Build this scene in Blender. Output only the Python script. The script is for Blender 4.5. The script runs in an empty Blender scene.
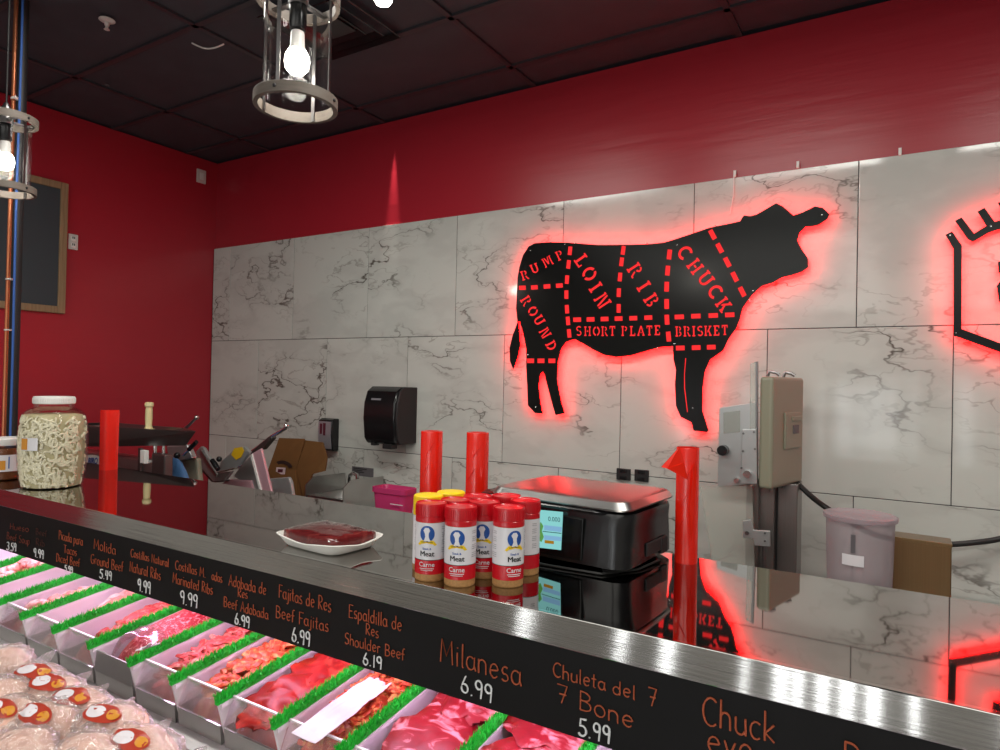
import bpy, bmesh, math, random
from mathutils import Vector, Matrix, noise
random.seed(7)
R = math.radians
PI = math.pi
C = bpy.context.scene.collection
# ------------------------------------------------------------------ camera
FOC = 663.342
CAM = Vector((0, 0, 1.6))
M3 = ((0.852483608575535, 0.5223051423666132, 0.02165722437031491),
      (0.01343376725253205, 0.019527040994344075, -0.9997190748242277),
      (-0.5225813152107899, 0.8525350625794795, 0.009629956654307142))
RIGHT, DOWN, FWD = Vector(M3[0]), Vector(M3[1]), Vector(M3[2])

def ray(px, py):
    return RIGHT * ((px - 500) / FOC) + DOWN * ((py - 375) / FOC) + FWD

def aty(px, py, y):
    d = ray(px, py); return CAM + d * (y / d.y)

def atx(px, py, x):
    d = ray(px, py); return CAM + d * (x / d.x)

def atz(px, py, z):
    d = ray(px, py); return CAM + d * ((z - 1.6) / d.z)

def atd(px, py, dep):
    return CAM + ray(px, py) * dep

cam_data = bpy.data.cameras.new('camera')
cam = bpy.data.objects.new('camera', cam_data)
C.objects.link(cam)
cam.matrix_world = Matrix(((RIGHT.x, -DOWN.x, -FWD.x, CAM.x), (RIGHT.y, -DOWN.y, -FWD.y, CAM.y),
                           (RIGHT.z, -DOWN.z, -FWD.z, CAM.z), (0, 0, 0, 1)))
cam_data.sensor_width = 36
cam_data.lens = FOC / 1000 * 36
cam_data.clip_start = 0.02
sc = bpy.context.scene
sc.camera = cam
sc.view_settings.view_transform = 'Standard'
sc.view_settings.look = 'None'
sc.view_settings.exposure = 0.12
sc.view_settings.gamma = 1.0
sc.view_settings.use_curve_mapping = False

# ------------------------------------------------------------------ materials
def srgb(r, g, b):
    f = lambda c: ((c / 255 + 0.055) / 1.055) ** 2.4 if c > 10 else c / 255 / 12.92
    return (f(r), f(g), f(b), 1)

def newmat(name):
    m = bpy.data.materials.new(name); m.use_nodes = True
    nt = m.node_tree
    return m, nt, nt.nodes['Principled BSDF'], nt.nodes['Material Output']

def node(nt, typ, **kw):
    n = nt.nodes.new(typ)
    for k, v in kw.items():
        if k in n.bl_rna.properties: setattr(n, k, v)
        else: n.inputs[k].default_value = v
    return n

def mat(name, col, rough=0.5, metal=0.0, var=0.0, vscale=30, bump=0.0, bscale=80, coat=0.0, ior=None, emis=None, estr=0, sss=0.0):
    m, nt, p, out = newmat(name)
    p.inputs['Base Color'].default_value = col
    p.inputs['Roughness'].default_value = rough
    p.inputs['Metallic'].default_value = metal
    if coat: p.inputs['Coat Weight'].default_value = coat; p.inputs['Coat Roughness'].default_value = 0.05
    if ior: p.inputs['IOR'].default_value = ior
    if sss:
        p.inputs['Subsurface Weight'].default_value = sss
        p.inputs['Subsurface Radius'].default_value = (0.01, 0.004, 0.003)
    if emis:
        p.inputs['Emission Color'].default_value = emis; p.inputs['Emission Strength'].default_value = estr
    if var or bump:
        tc = node(nt, 'ShaderNodeTexCoord')
    if var:
        n = node(nt, 'ShaderNodeTexNoise', Scale=vscale, Detail=4)
        nt.links.new(tc.outputs['Object'], n.inputs['Vector'])
        mx = node(nt, 'ShaderNodeMix', data_type='RGBA')
        mx.inputs['A'].default_value = tuple(c * (1 - var) for c in col[:3]) + (1,)
        mx.inputs['B'].default_value = tuple(min(1, c * (1 + var)) for c in col[:3]) + (1,)
        nt.links.new(n.outputs['Fac'], mx.inputs['Factor'])
        nt.links.new(mx.outputs['Result'], p.inputs['Base Color'])
    if bump:
        n2 = node(nt, 'ShaderNodeTexNoise', Scale=bscale, Detail=3)
        nt.links.new(tc.outputs['Object'], n2.inputs['Vector'])
        b = node(nt, 'ShaderNodeBump', Strength=bump, Distance=0.01)
        nt.links.new(n2.outputs['Fac'], b.inputs['Height'])
        nt.links.new(b.outputs['Normal'], p.inputs['Normal'])
    return m

def clear(name, tint=(1, 1, 1, 1), refl=0.10, rough=0.05, body=None, bodyw=0.0, edge=1.0, bump=0.0):
    """thin clear plastic / glass: see-through with Fresnel-weighted gloss and, if wanted, a milky share"""
    m, nt, p, out = newmat(name)
    nt.nodes.remove(p)
    tr = node(nt, 'ShaderNodeBsdfTransparent', Color=tint)
    gl = node(nt, 'ShaderNodeBsdfGlossy', Roughness=rough)
    lw = node(nt, 'ShaderNodeLayerWeight', Blend=0.25)
    ma = node(nt, 'ShaderNodeMath', operation='MULTIPLY_ADD'); ma.inputs[1].default_value = 0.7 * edge; ma.inputs[2].default_value = refl
    nt.links.new(lw.outputs['Fresnel'], ma.inputs[0])
    mx = node(nt, 'ShaderNodeMixShader')
    nt.links.new(ma.outputs[0], mx.inputs[0]); nt.links.new(tr.outputs[0], mx.inputs[1]); nt.links.new(gl.outputs[0], mx.inputs[2])
    last = mx
    if bump:
        tc = node(nt, 'ShaderNodeTexCoord'); bn = node(nt, 'ShaderNodeTexNoise', Scale=55, Detail=3, Distortion=1.5)
        nt.links.new(tc.outputs['Object'], bn.inputs['Vector']); bb = node(nt, 'ShaderNodeBump', Strength=bump, Distance=0.02)
        nt.links.new(bn.outputs['Fac'], bb.inputs['Height']); nt.links.new(bb.outputs[0], gl.inputs['Normal'])
    if body:
        df = node(nt, 'ShaderNodeBsdfDiffuse', Color=body)
        m2 = node(nt, 'ShaderNodeMixShader'); m2.inputs[0].default_value = bodyw
        nt.links.new(mx.outputs[0], m2.inputs[1]); nt.links.new(df.outputs[0], m2.inputs[2]); last = m2
    nt.links.new(last.outputs[0], out.inputs['Surface'])
    return m

def emit(name, col, s):
    m, nt, p, out = newmat(name); nt.nodes.remove(p)
    e = node(nt, 'ShaderNodeEmission', Color=col, Strength=s)
    nt.links.new(e.outputs[0], out.inputs['Surface'])
    return m

def brushed(name, col, rough=0.3, tangent=(1, 0, 0), aniso=0.85, var=0.12):
    m, nt, p, out = newmat(name)
    p.inputs['Metallic'].default_value = 1
    p.inputs['Roughness'].default_value = rough
    p.inputs['Anisotropic'].default_value = aniso
    cx = node(nt, 'ShaderNodeCombineXYZ'); cx.inputs[0].default_value, cx.inputs[1].default_value, cx.inputs[2].default_value = tangent
    nt.links.new(cx.outputs[0], p.inputs['Tangent'])
    tc = node(nt, 'ShaderNodeTexCoord'); mp = node(nt, 'ShaderNodeMapping')
    mp.inputs['Scale'].default_value = (2, 2, 400) if (tangent[0] or name.endswith('edge')) else (300, 300, 3)
    n = node(nt, 'ShaderNodeTexNoise', Scale=1.0, Detail=3)
    nt.links.new(tc.outputs['Object'], mp.inputs['Vector']); nt.links.new(mp.outputs[0], n.inputs['Vector'])
    mx = node(nt, 'ShaderNodeMix', data_type='RGBA')
    mx.inputs['A'].default_value = tuple(c * (1 - var) for c in col[:3]) + (1,); mx.inputs['B'].default_value = tuple(min(1, c * (1 + var)) for c in col[:3]) + (1,)
    nt.links.new(n.outputs['Fac'], mx.inputs['Factor']); nt.links.new(mx.outputs['Result'], p.inputs['Base Color'])
    return m

def grained(name, col):
    # fine horizontal grain: the surface normal wavers up and down only
    m, nt, p, out = newmat(name); L = nt.links.new
    p.inputs['Metallic'].default_value = 1; p.inputs['Base Color'].default_value = col; p.inputs['Roughness'].default_value = 0.06
    ge = node(nt, 'ShaderNodeNewGeometry'); mp = node(nt, 'ShaderNodeMapping'); mp.inputs['Scale'].default_value = (3, 3, 9000)
    n = node(nt, 'ShaderNodeTexNoise', Scale=1.0, Detail=1); L(ge.outputs['Position'], mp.inputs['Vector']); L(mp.outputs[0], n.inputs['Vector'])
    ma = node(nt, 'ShaderNodeMath', operation='MULTIPLY_ADD'); ma.inputs[1].default_value = 0.95; ma.inputs[2].default_value = -0.455; L(n.outputs['Fac'], ma.inputs[0])
    cx = node(nt, 'ShaderNodeCombineXYZ'); L(ma.outputs[0], cx.inputs[2])
    ad = node(nt, 'ShaderNodeVectorMath', operation='ADD'); L(ge.outputs['Normal'], ad.inputs[0]); L(cx.outputs[0], ad.inputs[1])
    no = node(nt, 'ShaderNodeVectorMath', operation='NORMALIZE'); L(ad.outputs[0], no.inputs[0]); L(no.outputs[0], p.inputs['Normal'])
    return m

def marble():
    m, nt, p, out = newmat('marble_tile')
    L = nt.links.new
    tc = node(nt, 'ShaderNodeTexCoord'); at = node(nt, 'ShaderNodeAttribute', attribute_name='tile_shift')
    add = node(nt, 'ShaderNodeVectorMath', operation='ADD')
    L(tc.outputs['Object'], add.inputs[0]); L(at.outputs['Vector'], add.inputs[1])
    mp = node(nt, 'ShaderNodeMapping'); mp.inputs['Rotation'].default_value = (0, R(38), 0); mp.inputs['Scale'].default_value = (1, 1, 2.1)
    L(add.outputs[0], mp.inputs['Vector'])
    dn = node(nt, 'ShaderNodeTexNoise', Scale=3.2, Detail=4, Roughness=0.6)
    L(mp.outputs[0], dn.inputs['Vector'])
    sc1 = node(nt, 'ShaderNodeVectorMath', operation='SCALE'); sc1.inputs['Scale'].default_value = 0.42
    L(dn.outputs['Color'], sc1.inputs[0])
    wp = node(nt, 'ShaderNodeVectorMath', operation='ADD'); L(mp.outputs[0], wp.inputs[0]); L(sc1.outputs[0], wp.inputs[1])
    def vein(scale, width, seed):
        mm = node(nt, 'ShaderNodeMapping'); mm.inputs['Location'].default_value = (seed, seed * 2, 0)
        L(wp.outputs[0], mm.inputs['Vector'])
        n = node(nt, 'ShaderNodeTexNoise', Scale=scale, Detail=2.5, Roughness=0.55); L(mm.outputs[0], n.inputs['Vector'])
        s = node(nt, 'ShaderNodeMath', operation='SUBTRACT'); L(n.outputs['Fac'], s.inputs[0]); s.inputs[1].default_value = 0.5
        a = node(nt, 'ShaderNodeMath', operation='ABSOLUTE'); L(s.outputs[0], a.inputs[0])
        mr = node(nt, 'ShaderNodeMapRange', interpolation_type='SMOOTHSTEP')
        mr.inputs['From Min'].default_value = 0; mr.inputs['From Max'].default_value = width
        mr.inputs['To Min'].default_value = 1; mr.inputs['To Max'].default_value = 0
        L(a.outputs[0], mr.inputs['Value'])
        return mr.outputs[0]
    mask = node(nt, 'ShaderNodeTexNoise', Scale=2.3, Detail=2); L(add.outputs[0], mask.inputs['Vector'])
    mk = node(nt, 'ShaderNodeMapRange'); mk.inputs['From Min'].default_value = 0.44; mk.inputs['From Max'].default_value = 0.62
    L(mask.outputs['Fac'], mk.inputs['Value'])
    def mul(a, b):
        q = node(nt, 'ShaderNodeMath', operation='MULTIPLY'); L(a, q.inputs[0])
        if isinstance(b, float): q.inputs[1].default_value = b
        else: L(b, q.inputs[1])
        return q.outputs[0]
    v1 = mul(vein(1.7, 0.011, 0.0), mk.outputs[0]); v2 = mul(mul(vein(4.2, 0.022, 3.3), mk.outputs[0]), 0.45)
    soft = mul(vein(1.7, 0.11, 0.0), 0.22)
    base = node(nt, 'ShaderNodeMix', data_type='RGBA'); base.inputs['A'].default_value = (0.59, 0.60, 0.56, 1); base.inputs['B'].default_value = (0.33, 0.325, 0.31, 1)
    L(soft, base.inputs['Factor'])
    b2 = node(nt, 'ShaderNodeMix', data_type='RGBA'); b2.inputs['B'].default_value = (0.17, 0.15, 0.125, 1)
    L(base.outputs['Result'], b2.inputs['A']); L(v2, b2.inputs['Factor'])
    b3 = node(nt, 'ShaderNodeMix', data_type='RGBA'); b3.inputs['B'].default_value = (0.12, 0.105, 0.09, 1)
    L(b2.outputs['Result'], b3.inputs['A']); L(v1, b3.inputs['Factor'])
    L(b3.outputs['Result'], p.inputs['Base Color'])
    p.inputs['Roughness'].default_value = 0.09
    wv = node(nt, 'ShaderNodeMapping'); wv.inputs['Scale'].default_value = (0.5, 0.5, 5); L(tc.outputs['Object'], wv.inputs['Vector'])
    wn = node(nt, 'ShaderNodeTexNoise', Scale=2.0, Detail=1); L(wv.outputs[0], wn.inputs['Vector'])
    bp = node(nt, 'ShaderNodeBump', Strength=0.05, Distance=0.02); L(wn.outputs['Fac'], bp.inputs['Height']); L(bp.outputs[0], p.inputs['Normal'])
    return m

def meatmat(name, lean, fat, scale=60, lo=0.5, hi=0.62, rough=0.42, streak=(1, 1, 1), bump=0.3):
    m, nt, p, out = newmat(name); L = nt.links.new
    tc = node(nt, 'ShaderNodeTexCoord'); mp = node(nt, 'ShaderNodeMapping'); mp.inputs['Scale'].default_value = streak
    L(tc.outputs['Object'], mp.inputs['Vector'])
    n = node(nt, 'ShaderNodeTexNoise', Scale=scale, Detail=5, Distortion=1.2); L(mp.outputs[0], n.inputs['Vector'])
    cr = node(nt, 'ShaderNodeValToRGB'); e = cr.color_ramp.elements
    e[0].position = 0.3; e[0].color = tuple(c * 0.75 for c in lean[:3]) + (1,)
    e[1].position = lo; e[1].color = lean
    k = e.new(hi); k.color = fat
    L(n.outputs['Fac'], cr.inputs[0]); L(cr.outputs[0], p.inputs['Base Color'])
    p.inputs['Roughness'].default_value = rough
    b = node(nt, 'ShaderNodeBump', Strength=bump, Distance=0.004); L(n.outputs['Fac'], b.inputs['Height']); L(b.outputs[0], p.inputs['Normal'])
    return m

def wood(name, a, b, scale=(2, 40, 2)):
    m, nt, p, out = newmat(name); L = nt.links.new
    tc = node(nt, 'ShaderNodeTexCoord'); mp = node(nt, 'ShaderNodeMapping'); mp.inputs['Scale'].default_value = scale
    n = node(nt, 'ShaderNodeTexNoise', Scale=3, Detail=6, Distortion=0.6)
    L(tc.outputs['Object'], mp.inputs['Vector']); L(mp.outputs[0], n.inputs['Vector'])
    mx = node(nt, 'ShaderNodeMix', data_type='RGBA'); mx.inputs['A'].default_value = a; mx.inputs['B'].default_value = b
    L(n.outputs['Fac'], mx.inputs['Factor']); L(mx.outputs['Result'], p.inputs['Base Color']); p.inputs['Roughness'].default_value = 0.6
    return m

def redpaint():
    m, nt, p, out = newmat('red_wall_paint'); L = nt.links.new
    p.inputs['Base Color'].default_value = srgb(170, 36, 50); p.inputs['Roughness'].default_value = 0.30
    tc = node(nt, 'ShaderNodeTexCoord'); mp = node(nt, 'ShaderNodeMapping'); mp.inputs['Scale'].default_value = (0.9, 0.9, 9)
    n = node(nt, 'ShaderNodeTexNoise', Scale=2.5, Detail=3); L(tc.outputs['Object'], mp.inputs['Vector']); L(mp.outputs[0], n.inputs['Vector'])
    b = node(nt, 'ShaderNodeBump', Strength=0.07, Distance=0.02); L(n.outputs['Fac'], b.inputs['Height']); L(b.outputs[0], p.inputs['Normal'])
    return m

MT = dict(
    red=redpaint(),
    ceil=mat('black_ceiling_tile', (0.044, 0.046, 0.057, 1), 0.6, var=0.25, vscale=8),
    tbar=mat('black_ceiling_bar', (0.034, 0.033, 0.039, 1), 0.35),
    floor=mat('floor_tile', (0.2, 0.19, 0.18, 1), 0.35, var=0.15, vscale=4),
    shop=mat('shop_wall_paint', (0.5, 0.48, 0.45, 1), 0.6),
    marble=marble(), grout=mat('dark_grout', (0.045, 0.04, 0.045, 1), 0.8),
    blackglass=mat('mirror_polished_top', (0.40, 0.385, 0.37, 1), 0.03, 1.0),
    steel=grained('grained_steel_edge', (0.50, 0.49, 0.47, 1)),
    steelv=brushed('brushed_steel', (0.27, 0.25, 0.24), 0.36, (0, 0, 1), 0.5),
    steelp=mat('satin_steel', (0.50, 0.49, 0.48, 1), 0.28, 1.0, var=0.1, vscale=12),
    darksteel=mat('dark_steel', (0.22, 0.21, 0.21, 1), 0.35, 1.0),
    alu=mat('grey_cast_aluminium', (0.46, 0.47, 0.47, 1), 0.38, 0.7, var=0.06),
    chrome=mat('chrome', (0.75, 0.75, 0.75, 1), 0.12, 1.0),
    chalk=mat('chalkboard_black', (0.007, 0.0065, 0.0065, 1), 0.6, var=0.2, vscale=6, ior=1.3),
    chalkorange=mat('orange_chalk', srgb(176, 86, 54), 0.9, var=0.15, vscale=300),
    chalkdim=mat('faded_orange_chalk', srgb(78, 42, 34), 0.9, var=0.3, vscale=300),
    chalkred=mat('rust_chalk', srgb(120, 56, 42), 0.9, var=0.25, vscale=300),
    chalkwhite=mat('white_chalk', srgb(238, 240, 240), 0.9),
    board=mat('slate_board', srgb(58, 66, 72), 0.6, var=0.08, vscale=5),
    oldwood=wood('weathered_wood', srgb(120, 90, 62), srgb(178, 148, 112)),
    ringwood=wood('grey_wood_ring', srgb(84, 76, 70), srgb(126, 116, 106), (4, 4, 30)),
    copper=mat('copper', srgb(196, 120, 84), 0.35, 0.8), blue=mat('blue_cable', srgb(46, 88, 160), 0.6),
    black=mat('black_plastic', (0.007, 0.007, 0.008, 1), 0.24), blackm=mat('matte_black', (0.012, 0.011, 0.012, 1), 0.55),
    gloss=mat('black_gloss_plate', (0.004, 0.004, 0.004, 1), 0.2, ior=1.35),
    glow=emit('red_sign_light', (1, 0.0022, 0.0032, 1), 25),
    white=mat('white_plastic', srgb(232, 230, 226), 0.4), wplate=mat('white_wall_plate', srgb(214, 205, 200), 0.45),
    bulb=emit('bulb_glow', (1, 0.95, 0.84, 1), 55), tube=emit('case_lamp_glow', (1, 0.68, 1.0, 1), 18),
    spot=emit('spot_lens_glow', (1, 0.96, 0.86, 1), 25),
    glass=clear('clear_glass', refl=0.003, edge=0.6), acrylic=clear('clear_acrylic', refl=0.05, body=(0.85, 0.8, 0.83, 1), bodyw=0.05),
    film=clear('cling_film', refl=0.10, rough=0.12, edge=0.6), bag=clear('poultry_bag_film', refl=0.20, rough=0.10, body=(0.95, 0.86, 0.84, 1), bodyw=0.16, edge=0.5, bump=0.5),
    grass=mat('green_garnish', srgb(34, 190, 54), 0.5, var=0.5, vscale=90),
    pvc=mat('white_divider_panel', srgb(236, 226, 232), 0.25), pan=mat('grey_steel_pan', (0.36, 0.345, 0.33, 1), 0.35, 0.45, var=0.1, vscale=20),
    casewhite=mat('white_case_lining', srgb(226, 222, 224), 0.4), casebody=mat('dark_case_body', (0.05, 0.05, 0.052, 1), 0.45),
    ground=meatmat('ground_beef', srgb(176, 26, 38), srgb(226, 140, 142), 110, 0.52, 0.64, bump=0.9),
    strips=meatmat('beef_strips', srgb(196, 62, 58), srgb(226, 160, 140), 50, 0.5, 0.7),
    adob=meatmat('adobada_meat', srgb(208, 74, 44), srgb(226, 158, 92), 45, 0.48, 0.66),
    redslice=meatmat('marinated_red_meat', srgb(164, 14, 10), srgb(216, 70, 52), 22, 0.50, 0.72),
    steak=meatmat('beef_steak', srgb(146, 8, 26), srgb(226, 140, 148), 13, 0.53, 0.63, streak=(1, 2.2, 1), bump=0.15),
    pale=meatmat('pale_ribs', srgb(206, 128, 112), srgb(240, 206, 196), 26, 0.45, 0.62),
    chick=meatmat('poultry_skin', srgb(240, 186, 164), srgb(250, 220, 204), 30, 0.5, 0.7, bump=0.2),
    stickred=mat('red_label', srgb(178, 58, 40), 0.35), stickgold=mat('gold_label', srgb(216, 146, 50), 0.35), stickwhite=mat('white_label', srgb(232, 226, 232), 0.35),
    paper=mat('white_paper', srgb(206, 198, 204), 0.6, bump=0.2, bscale=25),
    foam=mat('white_foam', srgb(238, 236, 230), 0.55), beefpack=meatmat('dark_packed_beef', srgb(104, 30, 32), srgb(140, 66, 60), 24, 0.55, 0.75, rough=0.12, bump=0.1),
    spice=mat('brown_spice', srgb(176, 130, 78), 0.6, var=0.4, vscale=260), redlid=mat('red_plastic_lid', srgb(202, 14, 30), 0.30, coat=0.3),
    yellow=mat('yellow_plastic', srgb(244, 206, 20), 0.35), labelw=mat('glossy_white_label', srgb(226, 224, 228), 0.25),
    labelr=mat('glossy_red_label', srgb(200, 18, 34), 0.25), inkblue=mat('blue_ink', srgb(30, 82, 160), 0.35), inkblack=mat('black_ink', (0.015, 0.015, 0.015, 1), 0.5), inkgrey=mat('grey_ink', srgb(150, 150, 156), 0.5),
    redtube=mat('red_plastic_roll', srgb(226, 30, 14), 0.22, coat=0.4, var=0.12, vscale=20, sss=0.1),
    redfilm=clear('red_film', tint=(0.9, 0.12, 0.05, 1), refl=0.02, rough=0.3, body=srgb(226, 40, 20), bodyw=0.7, edge=0.2),
    rind=mat('pickled_rind', srgb(240, 232, 205), 0.35, var=0.18, vscale=30), brine=mat('cloudy_brine', srgb(190, 180, 142), 0.3, var=0.3, vscale=40),
    salsa=mat('brown_salsa', srgb(120, 70, 40), 0.3, var=0.5, vscale=90), cream=mat('cream_plastic', srgb(224, 212, 160), 0.45),
    beige=mat('beige_enamel', srgb(140, 137, 118), 0.35), beigeg=mat('grey_green_enamel', srgb(126, 130, 108), 0.35),
    pinkpl=clear('pink_translucent_tub', tint=(0.85, 0.25, 0.45, 1), refl=0.05, rough=0.2, body=srgb(206, 66, 122), bodyw=0.7),
    tubpl=clear('frosted_tub', tint=(0.92, 0.86, 0.9, 1), refl=0.06, rough=0.3, body=srgb(190, 180, 184), bodyw=0.38, edge=0.4),
    reflsteel=brushed('reflection_tinted_steel', srgb(150, 124, 90)[:3], 0.35, (0, 0, 1), 0.5), bluebag=mat('blue_plastic_bag', srgb(96, 150, 210), 0.35, bump=0.4, bscale=30),  # box metal is steel, the brown it reflects is put into the base colour
    card=mat('brown_cardboard', srgb(112, 74, 34), 0.8, var=0.15, vscale=14), cardprint=mat('dark_print', srgb(52, 30, 26), 0.8), pinklabel=mat('pale_pink_label', srgb(220, 196, 200), 0.6),
    pinksteel=mat('pink_enamel', srgb(206, 160, 170), 0.3, 0.3), sticker=mat('yellow_sticker', srgb(226, 180, 20), 0.5), whitish=clear('hazy_guard', tint=(0.95, 0.96, 0.94, 1), refl=0.05, rough=0.2, body=srgb(206, 206, 198), bodyw=0.32, edge=0.3),  # slicer upright and base share one even pink base colour
    redacr=emit('red_acrylic_glow', (1, 0.032, 0.034, 1), 1.05),
    screen=emit('scale_screen', srgb(150, 226, 224), 0.75), screenink=emit('screen_dark', srgb(40, 70, 80), 0.6), screengreen=emit('screen_green', srgb(110, 180, 90), 0.6), screenblue=emit('screen_blue', srgb(140, 190, 226), 0.75), screengold=emit('screen_gold', srgb(190, 140, 40), 0.6),
    cable=mat('black_cable', (0.01, 0.01, 0.01, 1), 0.45), signgrey=mat('grey_sign', srgb(96, 92, 96), 0.5), purple=mat('dark_red_print', srgb(90, 30, 46), 0.5),
    silver=mat('silver_plastic', srgb(168, 168, 176), 0.3, 0.5),
)

# ------------------------------------------------------------------ mesh building
ORG = {}
class MB:
    def __init__(s): s.bm = bmesh.new(); s.tag = None
    def box(s, c, size, rot=None):
        vs = []
        for dx in (-.5, .5):
            for dy in (-.5, .5):
                for dz in (-.5, .5):
                    v = Vector((dx * size[0], dy * size[1], dz * size[2]))
                    if rot is not None: v = rot @ v
                    vs.append(s.bm.verts.new(Vector(c) + v))
        for f in ((0, 1, 3, 2), (4, 6, 7, 5), (0, 4, 5, 1), (2, 3, 7, 6), (0, 2, 6, 4), (1, 5, 7, 3)):
            s.bm.faces.new([vs[i] for i in f])
        return s
    def hexa(s, a, b):
        """a, b: matching point loops (front and back) of a prism"""
        va = [s.bm.verts.new(p) for p in a]; vb = [s.bm.verts.new(p) for p in b]; n = len(a)
        s.bm.faces.new(va); s.bm.faces.new(vb[::-1])
        for i in range(n): s.bm.faces.new((va[i], vb[i], vb[(i + 1) % n], va[(i + 1) % n]))
        return s
    def prism(s, pts, off):
        off = Vector(off); return s.hexa([Vector(p) for p in pts], [Vector(p) + off for p in pts])
    def loft(s, rings, cap=True, closed=True):
        vr = [[s.bm.verts.new(p) for p in r] for r in rings]; n = len(rings[0])
        for a, b in zip(vr, vr[1:]):
            for i in range(n if closed else n - 1):
                s.bm.faces.new((a[i], a[(i + 1) % n], b[(i + 1) % n], b[i]))
        if cap and closed:
            s.bm.faces.new(vr[0][::-1]); s.bm.faces.new(vr[-1])
        return s
    def lathe(s, prof, c=(0, 0, 0), seg=28, cap=True, sq=0):
        rings = []
        for r, z in prof:
            ring = []
            for i in range(seg):
                a = 2 * PI * i / seg; k = 1.0
                if sq: k = 1 / (abs(math.cos(a)) ** sq + abs(math.sin(a)) ** sq) ** (1 / sq)
                ring.append(Vector((c[0] + r * k * math.cos(a), c[1] + r * k * math.sin(a), c[2] + z)))
            rings.append(ring)
        return s.loft(rings, cap)
    def cyl(s, p0, p1, r0, r1=None, seg=16, cap=True):
        r1 = r0 if r1 is None else r1
        return s.tube([p0, p1], [r0, r1], seg, cap)
    def tube(s, pts, r, seg=8, cap=True, flat=1.0):
        pts = [Vector(p) for p in pts]; n = len(pts)
        rr = r if isinstance(r, (list, tuple)) else [r] * n
        rings = []; up = None
        for i, p in enumerate(pts):
            t = (pts[min(i + 1, n - 1)] - pts[max(i - 1, 0)])
            if t.length < 1e-9: t = Vector((0, 0, 1))
            t.normalize()
            if up is None:
                up = Vector((0, 0, 1)) if abs(t.z) < 0.9 else Vector((0, 1, 0))
            a = t.cross(up)
            if a.length < 1e-6: a = t.orthogonal()
            a.normalize(); b = a.cross(t).normalized(); up = b
            rings.append([p + (a * math.cos(2 * PI * k / seg) + b * flat * math.sin(2 * PI * k / seg)) * rr[i] for k in range(seg)])
        return s.loft(rings, cap)
    def ball(s, c, rad, seg=20, rings=12, rot=None, amp=0, freq=1, seed=0):
        rad = rad if isinstance(rad, (list, tuple)) else (rad,) * 3
        rr = []
        for j in range(rings + 1):
            th = 0.03 + (PI - 0.06) * j / rings
            ring = []
            for i in range(seg):
                ph = 2 * PI * i / seg
                u = Vector((math.sin(th) * math.cos(ph), math.sin(th) * math.sin(ph), math.cos(th)))
                k = 1 + (amp * noise.noise(u * freq + Vector((seed * 7.1, seed * 3.3, seed))) if amp else 0)
                v = Vector((u.x * rad[0], u.y * rad[1], u.z * rad[2])) * k
                if rot is not None: v = rot @ v
                ring.append(Vector(c) + v)
            rr.append(ring[::-1])
        return s.loft(rr)
    def dome(s, cx, cy, z0, sx, sy, h, seed=0, amp=0.2, freq=12, n=26, power=4, dx=0.0):
        """irregular heap on a flat base"""
        vs = {}
        for i in range(n + 1):
            for j in range(n + 1):
                u, v = -1 + 2 * i / n, -1 + 2 * j / n
                e = max(0.0, (1 - abs(u) ** power)) * max(0.0, (1 - abs(v) ** power))
                x, y = cx + u * sx / 2, cy + v * sy / 2
                q = Vector((x * freq + seed * 5.7, y * freq, seed * 1.7))
                z = z0 + h * e ** 0.5 * (1 + amp * noise.fractal(q, 1.0, 2.0, 3)) if e > 0 else z0
                vs[i, j] = s.bm.verts.new((x, y, z))
        for i in range(n):
            for j in range(n):
                s.bm.faces.new((vs[i, j], vs[i + 1, j], vs[i + 1, j + 1], vs[i, j + 1]))
        bd = [vs[i, 0] for i in range(n)] + [vs[n, j] for j in range(n)] + [vs[i, n] for i in range(n, 0, -1)] + [vs[0, j] for j in range(n, 0, -1)]
        s.bm.faces.new(bd[::-1])
        return s
    def build(s, name, m, parent=None, smooth=True, bevel=0, org=None, segs=2, ang=35):
        if parent is not None: o0 = ORG[parent.name]
        elif org is not None: o0 = Vector(org)
        else: o0 = Vector((0, 0, 0))
        bmesh.ops.translate(s.bm, verts=s.bm.verts, vec=-o0)
        bmesh.ops.recalc_face_normals(s.bm, faces=s.bm.faces)
        me = bpy.data.meshes.new(name); s.bm.to_mesh(me); s.bm.free()
        return link_mesh(name, me, m, parent, o0, smooth, bevel, segs, ang)

def link_mesh(name, me, m, parent, o0, smooth=True, bevel=0, segs=2, ang=35):
    if isinstance(m, str): m = MT[m]
    me.materials.clear(); me.materials.append(m)
    if smooth:
        for p in me.polygons: p.use_smooth = True
        me.set_sharp_from_angle(angle=R(ang))
    o = bpy.data.objects.new(name, me); C.objects.link(o)
    if parent is not None: o.parent = parent
    else: o.location = o0
    ORG[o.name] = o0
    if bevel:
        b = o.modifiers.new('bevel', 'BEVEL'); b.width = bevel; b.segments = segs; b.limit_method = 'ANGLE'; b.angle_limit = R(40)
    return o

def tag(o, label=None, cat=None, group=None, kind=None):
    if label: o['label'] = label
    if cat: o['category'] = cat
    if group: o['group'] = group
    if kind: o['kind'] = kind
    return o

def thing(name, label, cat, loc, group=None):
    o = bpy.data.objects.new(name, None); C.objects.link(o); o.location = loc; o.empty_display_size = 0.05
    ORG[o.name] = Vector(loc)
    return tag(o, label, cat, group)

def copy_tree(o, loc, rz=0.0, par=None):
    c = o.copy(); C.objects.link(c)
    if par is None: c.location = loc; c.rotation_euler = (0, 0, rz)
    else: c.parent = par
    for ch in [x for x in C.objects if x.parent == o]: copy_tree(ch, None, 0, c)
    return c

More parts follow.
